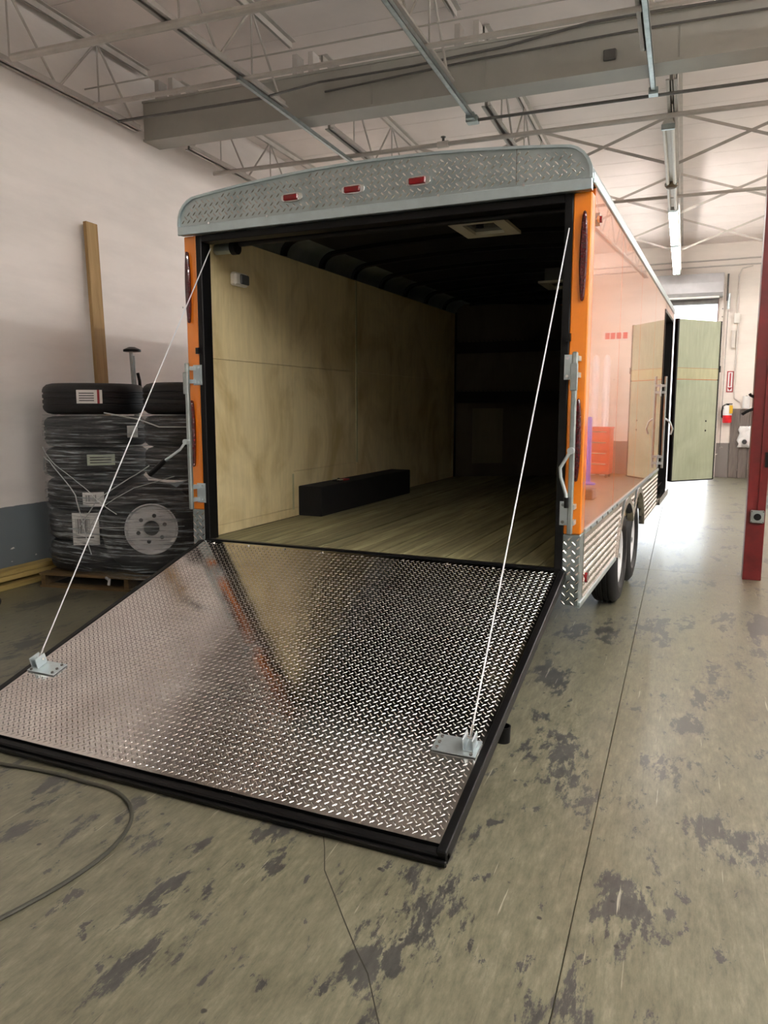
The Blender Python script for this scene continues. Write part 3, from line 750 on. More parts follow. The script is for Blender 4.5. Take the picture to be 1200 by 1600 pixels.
# skirts of tread plate with twin wheel arches
YW = (1.95, 2.76); AR = 0.52; AZ = 0.26
def arch(yc, n=14):
    h = math.sqrt(AR ** 2 - (ZB - AZ) ** 2); a0 = math.atan2(ZB - AZ, -h); a1 = math.atan2(ZB - AZ, h)
    return [(yc + AR * math.cos(a0 + (a1 - a0) * k / n), AZ + AR * math.sin(a0 + (a1 - a0) * k / n)) for k in range(n + 1)]
A1, A2 = arch(YW[0]), arch(YW[1]); ym = (YW[0] + YW[1]) / 2
cut = [p for p in A1 if p[0] < ym] + [(ym, AZ + math.sqrt(AR ** 2 - (ym - YW[0]) ** 2))] + [p for p in A2 if p[0] > ym]
for s in (-1, 1):
    yend = 4.75 if s > 0 else TL
    poly = [(0.092, ZB)] + cut + [(yend, ZB), (yend, 0.845), (0.092, 0.828)]
    x0, x1 = min(s * 1.27, s * 1.298), max(s * 1.27, s * 1.298)
    sk = MB().prism(poly, 'x', x0, x1).build('skirt', 'plate', tr)
    def in_skirt(a, b):
        y = 0.1 + a; z = ZB + b
        if b < 0.02 or z > 0.79: return False
        if any((y - yc) ** 2 + (z - AZ) ** 2 < (AR + 0.05) ** 2 for yc in YW): return False
        return y < yend - 0.02
    org = (s * 1.2982, 0.1, ZB)
    m_ = lugs(org, (0, 1, 0), (0, 0, 1), 106, 16, 0.022, in_skirt, length=0.036, width=0.0085, height=0.0032)
    if s < 0: m_ = lugs((s * 1.2982, 0.1, ZB), (0, 1, 0), (0, 0, 1), 106, 16, 0.022, in_skirt, length=0.036, width=0.0085, height=-0.0032)
    tag(m_.build('lug_relief', 'plate', sk), kind='stuff')
    MB().box(min(s * 1.29, s * 1.306), max(s * 1.29, s * 1.306), 0.09, yend, 0.822, 0.85).build('top_trim', 'alu_trim', sk, bevel=0.003)
    MB().box(min(s * 1.28, s * 1.304), max(s * 1.28, s * 1.304), 0.0, YW[0] - 0.49, ZB - 0.012, ZB + 0.02).build('bottom_trim', 'alu_trim', sk, bevel=0.003)
    for k in range(6):
        MB().cyl((s * 1.306, 0.25 + k * 0.22, 0.836), (s * 1.311, 0.25 + k * 0.22, 0.836), 0.009, 8).build('rivet', 'dark_pipe', sk)
    # raised fender flange following the arches
    outer = [(y, z) for y, z in cut]
    fl = []
    for i, (y, z) in enumerate(outer):
        yc = YW[0] if y <= ym else YW[1]
        d = Vector((y - yc, z - AZ)).normalized(); fl.append((y, z, y + d.x * 0.045, z + d.y * 0.045))
    mb = MB()
    for q in fl: mb.v += [(s * 1.298, q[0], q[1]), (s * 1.318, q[0], q[1]), (s * 1.318, q[2] if abs(q[0] - ym) > 0.03 else ym, q[3]), (s * 1.298, q[2] if abs(q[0] - ym) > 0.03 else ym, q[3])]
    k = len(fl)
    mb.f = [(i * 4 + j, i * 4 + (j + 1) % 4, (i + 1) * 4 + (j + 1) % 4, (i + 1) * 4 + j) for i in range(k - 1) for j in range(4)] + [(3, 2, 1, 0), ((k - 1) * 4, (k - 1) * 4 + 1, (k - 1) * 4 + 2, (k - 1) * 4 + 3)]
    mb.build('fender_flange', 'plate', sk, smooth=True)
    # dark wheel well behind the arches
    MB().box(min(s * 1.0, s * 1.015), max(s * 1.0, s * 1.015), 1.30, 3.10, 0.40, 0.86).box(min(s * 1.015, s * 1.262), max(s * 1.015, s * 1.262), 1.30, 3.10, 0.845, 0.86).box(min(s * 1.015, s * 1.262), max(s * 1.015, s * 1.262), 1.28, 1.30, 0.45, 0.86).box(min(s * 1.015, s * 1.262), max(s * 1.015, s * 1.262), 3.10, 3.12, 0.45, 0.86).build('wheel_well', 'black', tr)
MB().cyl((1.298, 0.18, 0.56), (1.312, 0.18, 0.56), 0.03, 14).build('skirt_light', 'redlens', tr, smooth=True)
sl = MB().cyl((1.295, 0.16, 2.50), (1.312, 0.16, 2.50), 0.034, 16).build('side_marker', 'chrome', tr, smooth=True)
MB().cyl((1.312, 0.16, 2.50), (1.322, 0.16, 2.50), 0.018, 12).build('lens', 'redlens', sl, smooth=True)

# wheels
def tyre_mesh(R=0.36, Wd=0.21, rim=0.215):
    h = Wd / 2
    sh = [(rim, -h * .75), (rim + 0.03, -h * .97), (rim + 0.07, -h), (R - 0.075, -h), (R - 0.035, -h * .92), (R - 0.012, -h * .76), (R - 0.002, -h * .60)]
    pr = list(sh)
    for z in (-0.36, 0.0, 0.36):
        pr += [(R, z * h - 0.010), (R - 0.009, z * h - 0.006), (R - 0.009, z * h + 0.006), (R, z * h + 0.010)]
    pr += [(r_, -z_) for r_, z_ in sh[::-1]]
    pr += [(rim - 0.012, h * .6), (rim - 0.012, -h * .6)]
    return MB().lathe(pr, 40, close='ring').mesh('tyre', 'rubber', smooth=True, angle=30)
def rim_mesh(rim=0.215, Wd=0.21):
    h = Wd / 2
    return MB().lathe([(rim - 0.002, -h * .75), (rim - 0.002, h * .75), (rim - 0.02, h * .72), (rim - 0.035, h * .35), (rim - 0.06, h * .22), (0.12, h * .42), (0.06, h * .45), (0.0, h * .45)], 32, close=False).mesh('rim', 'white_rim', smooth=True)
TY = tyre_mesh(); RM = rim_mesh()
for s in (-1, 1):
    for yc in YW:
        w = MB().cyl((0, 0, -0.05), (0, 0, 0.085), 0.032, 14, 0.026).mesh('wheel', 'chrome', smooth=True)
        wo = link('wheel', w, tr); wo.location = (s * 1.185, yc, 0.36); wo.rotation_euler = (0, s * PI / 2, 0)
        link('tyre', TY, wo); link('rim', RM, wo)
        for k in range(6):
            a = 2 * PI * k / 6
            MB().cyl((0.055 * math.cos(a), 0.055 * math.sin(a), 0.045), (0.055 * math.cos(a), 0.055 * math.sin(a), 0.062), 0.009, 6).build('lug_nut', 'chrome', wo)
for yc in YW:
    MB().cyl((-1.04, yc, 0.36), (1.04, yc, 0.36), 0.038, 12).build('axle', 'black', tr, smooth=True)
MB().box(-1.0, 1.0, 0.02, 0.10, 0.42, 0.60).build('rear_crossmember', 'black', tr)

# sill, head rail, floor boards
MB().box(-1.2, 1.2, -0.012, 0.03, ZS - 0.055, ZS + 0.004).build('sill', 'black', tr, bevel=0.004)
MB().box(-1.157, 1.157, -0.006, 0.09, ZH - 0.045, ZH - 0.002).build('head_rail', 'black', tr, bevel=0.004)
nb = 17; wb = 2 * IW / nb
for k in range(nb):
    x0 = -IW + k * wb
    MB().box(x0 + 0.004, x0 + wb - 0.004, 0.031, 6.0, ZS - 0.03, ZS - 0.001 + 0.0012 * ((k * 7) % 3)).build('floor_board', 'plank', tr)
MB().box(-1.26, 1.26, 0.031, 6.0, ZS - 0.05, ZS - 0.031).build('floor_deck', 'black', tr)

# plywood lining, left and right
def lining(s):
    xi, xo = s * IW, s * 1.258
    a, b = min(xi, xo), max(xi, xo)
    sheets = [(0.092, 2.318, ZS, 0.70), (0.092, 1.17, 0.70, 1.84), (1.17, 2.318, 1.0, 1.84), (0.092, 2.318, 1.84, 2.665),
              (2.322, 5.10, ZS, 0.70), (2.322, 5.10, 0.70, 1.84), (2.322, 5.10, 1.84, 2.665), (1.17, 2.318, 0.70, 1.0)] if s < 0 else \
             [(0.092, 2.318, ZS, 1.84), (0.092, 2.318, 1.84, 2.665), (2.322, 4.70, ZS, 1.84), (2.322, 4.70, 1.84, 2.665)]
    for y0, y1, z0, z1 in sheets:
        if (y0, z0) == (2.322, 0.70): y0 = 3.3 if False else y0
        MB().box(a, b, y0 + 0.0015, y1 - 0.0015, z0 + 0.0015, z1 - 0.0015).build('wall_panel', 'ply', tr)
lining(-1); lining(1)
for (y0, y1, z0, z1) in ((1.145, 1.165, 0.69, 0.98), (2.305, 2.335, 1.0, 2.66), (5.03, 5.045, 0.72, 1.12)):
    MB().box(-IW, -IW + 0.006, y0, y1, z0, z1).build('batten', 'ply_band', tr)
MB().box(-IW, -IW + 0.01, 0.09, 0.135, ZS, 2.66).build('batten', 'ply_band', tr)
MB().box(-IW, -IW + 0.02, 5.10, 5.13, ZS, 2.68).build('corner_post', 'black', tr)
# v-shaped nose lining and far wall
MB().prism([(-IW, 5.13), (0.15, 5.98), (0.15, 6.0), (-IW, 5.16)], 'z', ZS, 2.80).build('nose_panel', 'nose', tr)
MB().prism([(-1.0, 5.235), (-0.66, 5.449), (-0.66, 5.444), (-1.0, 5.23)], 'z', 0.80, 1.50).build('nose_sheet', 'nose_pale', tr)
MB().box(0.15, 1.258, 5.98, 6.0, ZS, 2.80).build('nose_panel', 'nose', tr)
MB().prism([(-HW, 5.16), (-HW, TL), (HW, TL), (HW, TL - 0.03), (0.2, TL - 0.03)], 'z', ZB, 2.66).build('front_wall', 'orange', tr)
MB().prism(prof, 'y', TL - 0.03, TL).build('front_cap', 'orange', tr)
for z0, z1 in ((1.565, 1.705), (2.175, 2.31)):
    sh = MB().prism([(-IW + 0.02, 5.10), (0.95, 5.10), (0.95, 5.95), (0.13, 5.95)], 'z', z0 + 0.05, z0 + 0.07).build('shelf', 'black', tr)
    MB().box(-IW + 0.02, 0.95, 5.08, 5.10, z0, z1).build('lip', 'blackmat', sh, bevel=0.003)
    tag(lugs((-IW + 0.04, 5.0798, z0 + 0.02), (1, 0, 0), (0, 0, 1), 36, 5, 0.028, None, length=0.04).build('lug_relief', 'black', sh), kind='stuff')
MB().box(0.93, 0.95, 4.70, 5.98, ZS, 2.79).build('closet_light_baffle', 'nose', tr)  # unseen closet panel, extended to keep side-door light out of the interior
MB().box(0.95, IW, 4.70, 4.72, ZS, 2.76).build('closet_light_baffle', 'nose', tr)  # return panel added to close the remaining light gap
# roof liner, coves and bows
ip = []
icx, icz, ir = 1.045, 2.665, 0.16
def iarc(s):
    return [(s * (icx + ir * math.cos(PI / 2 * k / 8)), icz + 0.13 * math.sin(PI / 2 * k / 8)) for k in range(9)]
cl, cr_ = iarc(-1), iarc(1)
mid = [(-1.045 + 2.09 * k / 10, 2.795 + 0.045 * (1 - ((-1.045 + 2.09 * k / 10) / 1.045) ** 2)) for k in range(11)]
MB().shell(mid, 'y', 0.09, 6.0, -0.012).build('roof_liner', 'liner', tr, smooth=True)
bows = [0.45 + 0.6 * k for k in range(10)]
edges = [0.09] + bows + [6.0]
for s, arc in ((-1, cl), (1, cr_)):
    for a, b in zip(edges[:-1], edges[1:]):
        pf = arc if s < 0 else arc[::-1]
        MB().shell(pf, 'y', a, b, -0.01).build('cove_panel', 'plate_dull', tr, smooth=True)
full = cl + mid[1:-1] + cr_[::-1]
for y in bows:
    MB().shell(full, 'y', y - 0.028, y + 0.028, 0.03).build('roof_bow', 'black', tr, smooth=True)
# roof vents
for (x0, x1, y0, y1, z) in ((0.33, 0.60, 0.66, 1.02, 2.685), (0.33, 0.60, 3.22, 3.58, 2.685)):
    v = MB().box(x0, x1, y0, y1, z, z + 0.12).build('roof_vent', 'smoke', tr)
    fr = MB().box(x0 - 0.05, x1 + 0.05, y0 - 0.05, y0 + 0.03, z - 0.02, z).box(x0 - 0.05, x1 + 0.05, y1 - 0.03, y1 + 0.05, z - 0.02, z).box(x0 - 0.05, x0 + 0.03, y0 + 0.03, y1 - 0.03, z - 0.02, z).box(x1 - 0.03, x1 + 0.05, y0 + 0.03, y1 - 0.03, z - 0.02, z).build('frame', 'cream_plastic', v)
    MB().cyl(((x0 + x1) / 2, y0 + 0.08, z - 0.03), ((x0 + x1) / 2, y0 + 0.08, z), 0.028, 12).build('crank_knob', 'black', v)
# wheel box over the axles, inside left and right
MB().box(-IW, -0.99, 1.24, 3.13, ZS, 0.875).build('wheel_box', 'blackmat', tr, bevel=0.006)
MB().box(0.99, IW, 1.24, 3.13, ZS, 0.875).build('wheel_box', 'blackmat', tr, bevel=0.006)
# interior dome lamp and cable roller
la = MB().box(-IW, -IW + 0.05, 0.36, 0.52, 2.35, 2.44).build('interior_lamp', 'white_plastic', tr, bevel=0.012)
MB().box(-IW + 0.05, -IW + 0.065, 0.41, 0.51, 2.362, 2.428).build('lens', 'smoke', la, bevel=0.006)
ro = MB().cyl((-1.19, 0.20, 2.555), (-1.06, 0.20, 2.555), 0.035, 16).build('cable_roller', 'galv', tr, smooth=True)
MB().cyl((-1.06, 0.20, 2.555), (-1.02, 0.20, 2.555), 0.045, 16).build('end_cap', 'black', ro, smooth=True)
MB().cyl((-1.0, 0.20, 2.58), (1.15, 0.20, 2.58), 0.022, 12).build('torsion_spring', 'black', tr, smooth=True)

# ramp door
R0 = V(0, -0.020, 0.626); R1 = V(0, -1.900, 0.066)
rd_ = (R1 - R0); RL = rd_.length; rd_.normalize(); rn = V(1, 0, 0).cross(-rd_).normalized()
if rn.z < 0: rn = -rn
def rp(x, s, h=0.0): return V(x, 0, 0) + R0 + rd_ * s + rn * h
RMX = Matrix((V(1, 0, 0), rd_, rn)).transposed().to_4x4(); RMX.translation = R0
ramp = MB().box(-1.19, 1.19, 0.0, RL, -0.045, -0.003, RMX).build('ramp_door', 'black', tr)
MB().box(-1.19, 1.19, 0.004, RL, -0.003, 0.0, RMX).build('deck_plate', 'plate', ramp)
def in_ramp(a, b):
    x = -1.18 + a
    if 1.405 < b < 1.52 and (x > 0.995 or x < -0.995): return False
    return True
lg = lugs(rp(-1.18, 0.03, 0.0002), (1, 0, 0), rd_, 72, 117, 0.0164, in_ramp, length=0.0262, width=0.0058, height=-0.00215)
tag(lg.build('lug_relief', 'lug', ramp), kind='stuff')
for s in (-1, 1):
    x0, x1 = min(s * 1.19, s * 1.225), max(s * 1.19, s * 1.225)
    MB().box(x0, x1, 0.0, RL + 0.035, -0.05, 0.004, RMX).build('side_rail', 'black', ramp, bevel=0.004)
MB().box(-1.225, 1.225, RL, RL + 0.035, -0.05, -0.012, RMX).build('end_lip', 'black', ramp, bevel=0.006)
MB().box(-1.225, 1.225, RL + 0.035, RL + 0.05, -0.052, -0.028, RMX).build('end_lip', 'black', ramp, bevel=0.004)
hg = MB().cyl((-1.19, -0.018, 0.612), (1.19, -0.018, 0.612), 0.014, 10).build('hinge', 'black', ramp, smooth=True)
for k in range(9):
    x = -1.1 + k * 0.275
    MB().cyl(rp(x, 0.025, 0), rp(x, 0.025, 0.006), 0.008, 8).build('bolt', 'chrome', ramp)
for s in (-1, 1):
    x0, x1 = min(s * 1.005, s * 1.185), max(s * 1.005, s * 1.185)
    s0 = 1.445
    MB().box(x0, x1, s0, s0 + 0.095, 0.003, 0.008, RMX).build('cable_plate', 'zinc', ramp)
    xl = s * 1.15
    MB().box(xl - 0.022, xl - 0.016, s0 + 0.01, s0 + 0.075, 0.008, 0.065, RMX).box(xl + 0.016, xl + 0.022, s0 + 0.01, s0 + 0.075, 0.008, 0.065, RMX).box(xl - 0.022, xl + 0.022, s0 + 0.01, s0 + 0.075, 0.008, 0.013, RMX).build('cable_bracket', 'zinc', ramp, bevel=0.002)
    MB().cyl(rp(xl - 0.03, s0 + 0.035, 0.045), rp(xl + 0.03, s0 + 0.035, 0.045), 0.007, 8).build('pin', 'chrome', ramp)
    for dx, ds in ((0.02, 0.015), (0.02, 0.048), (0.02, 0.08), (0.16, 0.085)):
        p = rp(s * (1.005 + dx), s0 + ds, 0.008); MB().cyl(p, p + rn * 0.006, 0.007, 8).build('bolt', 'dark_pipe', ramp)
    top = V(-1.14, 0.07, 2.535) if s < 0 else V(1.185, -0.02, 2.43)
    bot = rp(xl, s0 + 0.035, 0.045)
    MB().cyl(top, bot, 0.0035, 8).build('lift_cable', 'cable', tr, smooth=True)
    MB().cyl(bot, bot + (top - bot).normalized() * 0.05, 0.006, 8).build('cable_ferrule', 'chrome', tr)
# oil-stain-like tape marks are not built; side door follows
HX, HY = 1.325, 5.975
da = math.radians(51)
sd = MB().box(0.0, 0.74, -0.03, 0.0, 0.60, 2.575).mesh('side_door', 'orange')
sd = link('side_door', sd, tr); sd.location = (HX, HY, 0); sd.rotation_euler = (0, 0, da)
def dbox(name, mat, x0, x1, y0, y1, z0, z1, bev=0.0): return MB().box(x0, x1, y0, y1, z0, z1).build(name, mat, sd, bevel=bev)
dbox('edge_frame', 'black', -0.012, 0.012, -0.05, 0.004, 0.595, 2.58)
dbox('edge_frame', 'black', 0.735, 0.75, -0.05, 0.004, 0.595, 2.58)
dbox('edge_frame', 'black', 0.012, 0.735, -0.05, 0.004, 0.590, 0.603)
dbox('door_lining', 'ply_pale', 0.012, 0.735, -0.044, -0.031, 0.605, 1.85)
dbox('door_lining', 'ply_band', 0.012, 0.735, -0.044, -0.031, 1.858, 1.99)
dbox('door_lining', 'ply_pale', 0.012, 0.735, -0.044, -0.031, 1.994, 2.575)
for z in (1.22, 1.34):
    MB().cyl((0.56, -0.0445, z), (0.56, -0.048, z), 0.012, 10).build('bolt_hole', 'black', sd)
dbox('catch', 'black', 0.74, 0.77, -0.05, -0.02, 1.95, 2.03)
# door frame, step and bar latch beside the side door opening
MB().box(1.21, 1.30, 4.75, 4.785, 0.45, 2.56).build('door_jamb', 'black', tr)
MB().box(1.21, 1.30, 5.915, 5.95, 0.45, 2.56).build('door_jamb', 'black', tr)
MB().box(1.21, 1.30, 4.785, 5.915, 2.53, 2.56).build('door_head', 'black', tr)
st = MB().box(1.24, 1.335, 4.75, 5.95, 0.435, 0.51).build('door_step', 'plate', tr, bevel=0.006)
lb = MB().cyl((1.345, 4.62, 0.86), (1.345, 4.62, 1.84), 0.014, 10).build('latch_bar', 'galv', tr, smooth=True)
for z0 in (0.90, 1.66):
    MB().box(1.296, 1.345, 4.585, 4.655, z0, z0 + 0.025).box(1.296, 1.302, 4.56, 4.68, z0 - 0.03, z0 + 0.10).box(1.296, 1.345, 4.585, 4.655, z0 + 0.07, z0 + 0.095).build('bracket', 'zinc', lb)
MB().tube([(1.345, 4.62, 1.40), (1.40, 4.66, 1.36), (1.43, 4.70, 1.28), (1.41, 4.70, 1.22)], 0.011, 8).build('handle', 'zinc', lb, smooth=True)

# small hardware left on the wheel box
t = empty('padlock_set', 'small chrome padlock with red tag on the black wheel box', 'padlock', (-1.11, 1.72, 0.876))
MB().box(-0.03, 0.03, -0.025, 0.025, 0.0, 0.028).build('lock_body', 'chrome', t, bevel=0.006)
MB().tube([(0.03, -0.015, 0.012), (0.06, -0.015, 0.012), (0.07, 0.0, 0.012), (0.06, 0.015, 0.012), (0.03, 0.015, 0.012)], 0.005, 8).build('shackle', 'chrome', t, smooth=True)
MB().box(0.0, 0.05, 0.06, 0.16, 0.0, 0.012).build('key_tag', 'red_print', t)

# ------------------------------------------------------------------ tyre pallet by the left wall
TP = V(-3.055, 0.93, 0); TQ = V(-2.13, 1.12, 0)
ang = math.atan2(TQ.y - TP.y, TQ.x - TP.x)
pc = (TP + TQ) / 2
pal = empty('shipping_pallet', 'dark wooden pallet under the wrapped tyres', 'pallet', (pc.x, pc.y, 0), ang)
for x in (-0.78, 0.0, 0.74):
    MB().box(x, x + 0.04, -0.44, 0.44, 0.02, 0.105).build('stringer', 'pallet', pal)
for k in range(6):
    y = -0.45 + k * 0.158
    MB().box(-0.79, 0.79, y, y + 0.11, 0.105, 0.125).build('deck_board', 'pallet', pal)
for y in (-0.45, -0.05, 0.35):
    MB().box(-0.79, 0.79, y, y + 0.10, 0.0, 0.02).build('bottom_board', 'pallet', pal)
tg = MB().tube([(-0.12, -0.47, 0.10), (-0.13, -0.49, 0.12), (-0.10, -0.49, 0.11), (-0.11, -0.49, 0.06)], 0.012, 6).build('film_knot', 'strand', pal, smooth=True)

TR, TWD = 0.42, 0.258
BIG = tyre_mesh(TR, TWD, 0.23)
def barcode(mb_par, name, w, h, R, z0, a0, out=0.004, kind='bars'):
    """paper sticker bent round a tyre of radius R, at angle a0 (local), bottom z0"""
    mb = MB(); n = 6; r_ = R + out
    for i in range(n + 1):
        a = a0 + (w / r_) * (i / n - 0.5)
        for rr in (r_, r_ + 0.002):
            mb.v += [(rr * math.cos(a), rr * math.sin(a), z0), (rr * math.cos(a), rr * math.sin(a), z0 + h)]
    for i in range(n):
        b = i * 4; mb.f += [(b + 2, b + 6, b + 7, b + 3), (b, b + 1, b + 5, b + 4), (b + 1, b + 3, b + 7, b + 5), (b, b + 4, b + 6, b + 2)]
    mb.f += [(0, 2, 3, 1), (n * 4, n * 4 + 1, n * 4 + 3, n * 4 + 2)]
    lab = mb.build(name, 'paper' if kind != 'green' else 'green_print', mb_par)
    bars = []
    if kind == 'bars':
        x = -0.36
        for q in range(11):
            bwid = random.choice((0.012, 0.022, 0.034)); bars.append((x, x + bwid, 0.36, 0.82)); x += bwid + random.choice((0.02, 0.03, 0.04))
        bars.append((-0.36, 0.30, 0.22, 0.26))
    elif kind == 'text':
        for q in range(4): bars.append((-0.40, 0.18, 0.18 + q * 0.18, 0.25 + q * 0.18))
    elif kind == 'green':
        for q in range(3): bars.append((-0.40, 0.36, 0.2 + q * 0.24, 0.30 + q * 0.24))
    for u0, u1, v0, v1 in bars:
        m2 = MB(); r2 = r_ + 0.0026
        a1, a2 = a0 + w * u0 / r_, a0 + w * u1 / r_
        k = 1 if u1 - u0 < 0.1 else 5
        for i in range(k + 1):
            a = a1 + (a2 - a1) * i / k
            m2.v += [(r2 * math.cos(a), r2 * math.sin(a), z0 + h * v0), (r2 * math.cos(a), r2 * math.sin(a), z0 + h * v1)]
        m2.f = [(i * 2, i * 2 + 2, i * 2 + 3, i * 2 + 1) for i in range(k)]
        m2.build('print_bar', 'dark_print', lab)
    return lab

camdir = math.atan2(-4.146 - TP.y, 2.0 - TP.x)
def flat_tyre(p, z, label, group='tyres stacked on the pallet', rot=0.0):
    t = empty('tyre', label, 'tyre', (p.x, p.y, z), 0.0, group)
    o = link('casing', BIG, t); o.location = (0, 0, TWD / 2); o.rotation_euler = (0, 0, rot); return t
z0 = 0.128
order = ['lowest', 'second lowest', 'middle', 'fourth', 'uppermost wrapped']
cl_t = []
for k in range(5):
    cl_t.append(flat_tyre(TP, z0 + k * 0.263, '%s tyre of the left wrapped column on the pallet' % order[k]))
zt = z0 + 5 * 0.263 + 0.012
t1 = flat_tyre(TP, zt, 'loose black tyre with paper label atop the wrapped stack')
t2 = flat_tyre(TQ, zt, 'loose black tyre on top, half hidden by the trailer post')
lb1 = barcode(t1, 'paper_label', 0.20, 0.11, TR, 0.09, camdir - 0.10, kind='text')
m2 = MB()
a = camdir - 0.10 + 0.06 / TR
for i in range(2):
    aa = a + i * 0.018 / TR
    m2.v += [((TR + 0.007) * math.cos(aa), (TR + 0.007) * math.sin(aa), 0.09), ((TR + 0.007) * math.cos(aa), (TR + 0.007) * math.sin(aa), 0.20)]
m2.f = [(0, 2, 3, 1)]; m2.build('red_stripe', 'red_print', lb1)
for k, lb in enumerate(('first', 'second', 'third')):
    if k < 2: flat_tyre(TQ, z0 + 0.80 + k * 0.261, '%s flat tyre above the standing white wheel' % lb)
barcode(cl_t[4], 'paper_label', 0.12, 0.10, TR, 0.08, camdir + 0.75, kind='none')
barcode(cl_t[3], 'paper_label', 0.22, 0.09, TR, 0.12, camdir + 0.06, kind='green')
barcode(cl_t[2], 'paper_label', 0.17, 0.12, TR, 0.04, camdir - 0.12, kind='bars')
barcode(cl_t[1], 'paper_label', 0.22, 0.27, TR, -0.02, camdir - 0.30, kind='bars')
# standing wheel with white rim, facing the camera
sw_dir = Vector((2.0 - TQ.x + 0.3, -4.146 - TQ.y, 0)).normalized()
SWR = tyre_mesh(0.39, 0.24, 0.215); SWM = MB().lathe([(0.213, -0.09), (0.213, 0.09), (0.205, 0.092), (0.195, 0.07), (0.188, 0.05), (0.15, 0.055), (0.07, 0.06), (0.065, 0.03), (0.0, 0.03)], 36, close=False).mesh('rim', 'white_rim', smooth=True)
def stand(p, label):
    t = empty('spare_wheel', label, 'wheel', (p.x, p.y, z0), 0, 'wheels standing on the pallet')
    q = sw_dir.to_track_quat('Z', 'Y')
    for nm, me in (('casing', SWR), ('rim', SWM)):
        o = link(nm, me, t); o.location = (0, 0, 0.39); o.rotation_euler = q.to_euler()
    rm = o
    MB().cyl((0, 0, 0.031), (0, 0, 0.0335), 0.062, 20).build('hub_hole', 'dark_print', rm, smooth=True)
    for k in range(6):
        a = 2 * PI * k / 6 + 0.3
        MB().cyl((0.11 * math.cos(a), 0.11 * math.sin(a), 0.056), (0.11 * math.cos(a), 0.11 * math.sin(a), 0.066), 0.017, 10).build('stud_hole', 'dark_print', rm)
    return t
stand(V(-2.36, 0.79, 0), 'standing wheel with white rim under the film facing the ramp')
stand(V(-2.20, 1.33, 0), 'standing wheel behind the white rimmed wheel on the pallet')

# stretch film hugging the whole stack
fc = empty('stretch_film', 'cloudy stretch film wrapped round the stacked tyres', 'film', (pc.x, pc.y, 0.0), ang)
half = (TQ - TP).length / 2
mb = MB(); nz, na = 46, 72; zt0, zt1 = 0.14, 1.455
for i in range(nz):
    z = zt0 + (zt1 - zt0) * i / (nz - 1)
    layer = ((z - z0) / 0.263) % 1.0
    bulge = 0.030 * (1 - abs(math.sin(PI * layer)) ** 0.6)
    taper = 0.05 * max(0, 1 - (z - zt0) / 0.15)
    for j in range(na):
        a = 2 * PI * j / na
        ca, sa = math.cos(a), math.sin(a)
        left = ca < 0
        R = TR + 0.022 - (bulge if left else bulge * 0.35) - taper + 0.006 * math.sin(5 * a + 9 * z) + 0.004 * math.sin(23 * z + 3 * a)
        x = (half if ca > 0 else -half) * min(1, abs(ca) * 4) + R * ca
        y = R * sa
        # the standing wheel pushes the film out at the front right
        if sa < 0 and z < 0.98: y -= 0.21 * math.exp(-((x - 0.14) / 0.46) ** 2) * (1 - max(0, (z - 0.78) / 0.2))
        mb.v.append((x, y, z))
mb.f = [(i * na + j, i * na + (j + 1) % na, (i + 1) * na + (j + 1) % na, (i + 1) * na + j) for i in range(nz - 1) for j in range(na)]
mb.build('film_skin', 'film', fc, smooth=True, angle=80)
def fpt(x, z, o=0.03):
    # a point on the front face of the film in its own frame
    if x < -half: y = -math.sqrt(max(0.01, TR ** 2 - (x + half) ** 2))
    elif x > half: y = -math.sqrt(max(0.01, TR ** 2 - (x - half) ** 2))
    else: y = -TR
    if z < 0.98: y -= 0.21 * math.exp(-((x - 0.14) / 0.46) ** 2) * (1 - max(0, (z - 0.78) / 0.2))
    return (x, y - o, z)
for pts, r_ in (([(-0.78, 1.18), (-0.6, 1.05), (-0.35, 0.90), (-0.1, 0.78), (0.1, 0.68)], 0.006),
                ([(-0.80, 0.98), (-0.76, 1.10), (-0.66, 1.07), (-0.5, 0.93), (-0.36, 0.80), (-0.30, 0.62), (-0.24, 0.42), (-0.20, 0.33)], 0.008),
                ([(-0.32, 0.55), (-0.1, 0.78), (0.12, 0.95), (0.28, 1.05)], 0.008),
                ([(-0.25, 0.50), (-0.05, 0.72), (0.2, 0.88), (0.5, 0.97)], 0.005),
                ([(-0.1, 1.47), (0.2, 1.42), (0.38, 1.36), (0.62, 1.36)], 0.010),
                ([(-0.25, 0.55), (0.2, 0.58), (0.6, 0.58)], 0.005)):
    pp = []
    for (xa, za), (xb, zb) in zip(pts[:-1], pts[1:]):
        for q in range(4): pp.append(fpt(xa + (xb - xa) * q / 4, za + (zb - za) * q / 4))
    pp.append(fpt(*pts[-1]))
    MB().tube(pp, r_ * 0.55, 6).build('film_strand', 'strand', fc, smooth=True)

# ------------------------------------------------------------------ loose things by the left wall
t = empty('timber_post', 'tall pine timber post leaning on the white left wall', 'post', (-3.49, 1.52, 0), BA)
m = Matrix.Rotation(math.radians(-2.2), 4, 'Y') @ Matrix.Rotation(math.radians(-0.6), 4, 'X')
MB().box(-0.02, 0.02, -0.075, 0.075, 0, 3.24, m).build('timber', 'post', t, bevel=0.003)
t = empty('telescopic_prop', 'chrome telescopic prop with black pad leaning behind the tyres', 'prop', (-3.40, 1.86, 0), 0)
MB().cyl((0.02, 0, 0.0), (-0.075, 0, 2.06), 0.018, 10).build('outer_tube', 'galv', t, smooth=True)
MB().cyl((0.05, 0, 0.0), (-0.042, 0, 2.02), 0.010, 10).build('side_rod', 'galv', t, smooth=True)
MB().lathe([(0.0, 2.06), (0.085, 2.06), (0.085, 2.08), (0.03, 2.105), (0.0, 2.105)], 20, Matrix.Translation(V(-0.06, 0, 0)), close=False).build('pad', 'black', t, smooth=True)
MB().tube([(0.0, 0, 1.85), (0.02, 0, 1.77), (0.03, 0, 1.60)], 0.016, 8).build('lever', 'black', t, smooth=True)
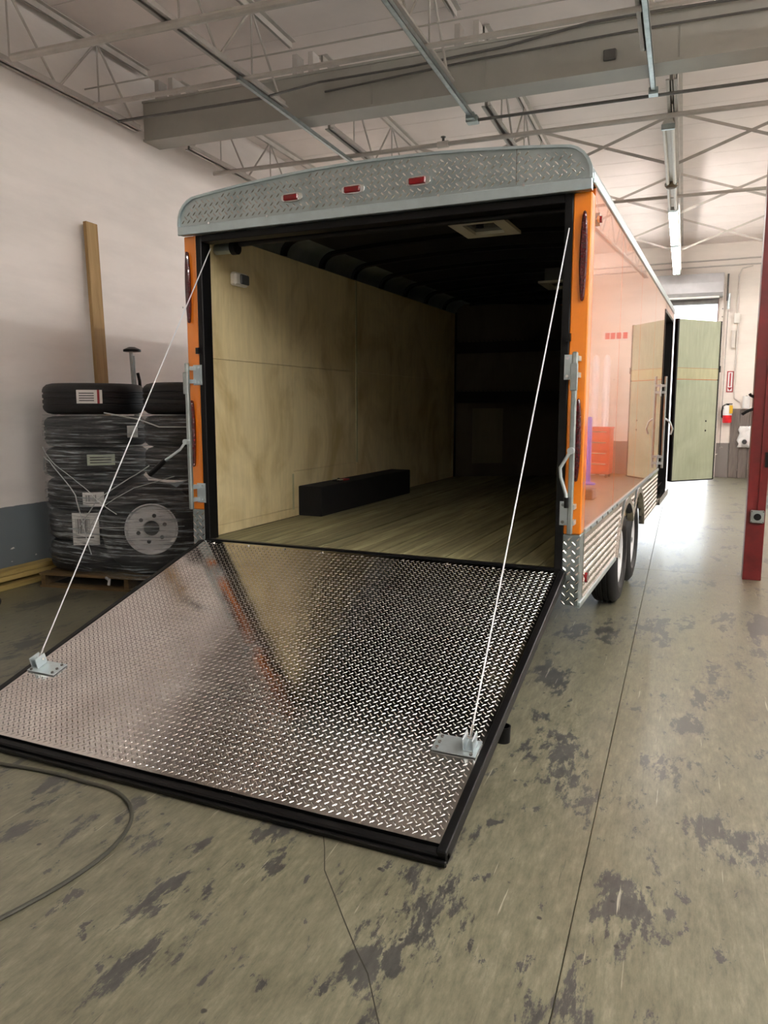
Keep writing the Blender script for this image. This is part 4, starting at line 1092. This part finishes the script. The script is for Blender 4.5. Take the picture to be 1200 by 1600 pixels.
lab = ['lowest plank of the lumber along the left wall', 'middle plank of the lumber along the left wall', 'topmost plank of the lumber along the left wall']
for k, (z, h, xo) in enumerate(((0.0, 0.045, 0.165), (0.075, 0.042, 0.145), (0.120, 0.040, 0.13))):
    t = MB().box(-xo, 0.0, -2.6, 0.0, 0, h).build('lumber_plank', 'lumber', loc=W2(BXL + 0.19, 0.98, z), rotz=BA, bevel=0.004); tag(t, lab[k], 'plank', 'lumber along the left wall')
for y, w_ in ((-0.12, 'near the pallet'), (-1.6, 'farther along')):
    t = MB().box(-0.14, -0.01, y, y + 0.06, 0, 0.03).build('spacer_block', 'lumber', loc=W2(BXL + 0.19, 0.98, 0.045), rotz=BA); tag(t, 'wooden spacer between the lumber planks %s' % w_, 'spacer')
t = empty('caster_wheel', 'small black caster wheel on the floor at the left edge', 'caster', (-3.03, -0.22, 0), 0.6)
MB().cyl((0, -0.014, 0.05), (0, 0.014, 0.05), 0.05, 20).build('tread', 'rubber', t, smooth=True)
MB().cyl((0, -0.02, 0.05), (0, 0.02, 0.05), 0.018, 12).build('hub', 'chrome', t, smooth=True)
MB().box(-0.03, 0.03, -0.026, -0.022, 0.03, 0.12).box(-0.03, 0.03, 0.022, 0.026, 0.03, 0.12).box(-0.04, 0.04, -0.03, 0.03, 0.12, 0.13).build('fork', 'galv', t)

# grey cord on the floor and the black cup under the ramp
cpts = [(-1.6, -2.10), (-1.15, -2.06), (-0.80, -2.02), (-0.5, -1.985), (-0.31, -1.985), (-0.16, -1.99), (-0.05, -2.03), (0.03, -2.09), (0.09, -2.17), (0.13, -2.28), (0.145, -2.40), (0.135, -2.55), (0.10, -2.72), (0.04, -2.92), (-0.05, -3.15), (-0.2, -3.4)]
sm = []
for i in range(len(cpts) - 1):
    p0 = Vector(cpts[max(i - 1, 0)]); p1 = Vector(cpts[i]); p2 = Vector(cpts[i + 1]); p3 = Vector(cpts[min(i + 2, len(cpts) - 1)])
    for q in range(5):
        u = q / 5
        c = 0.5 * ((2 * p1) + (p2 - p0) * u + (2 * p0 - 5 * p1 + 4 * p2 - p3) * u * u + (3 * p1 - p0 - 3 * p2 + p3) * u ** 3)
        sm.append((c.x, c.y, 0.0078))
t = MB().tube(sm, 0.0075, 8).build('floor_cord', 'cord', smooth=True); tag(t, 'grey rubber cord curving over the floor before the ramp', 'cord')
t = MB().lathe([(0.0, 0.0), (0.034, 0.0), (0.036, 0.075), (0.031, 0.075), (0.029, 0.006), (0.0, 0.006)], 24, close=False).build('black_cup', 'black', loc=(1.13, -0.90, 0.0), smooth=True); tag(t, 'black open cup standing on the floor beside the ramp', 'cup')
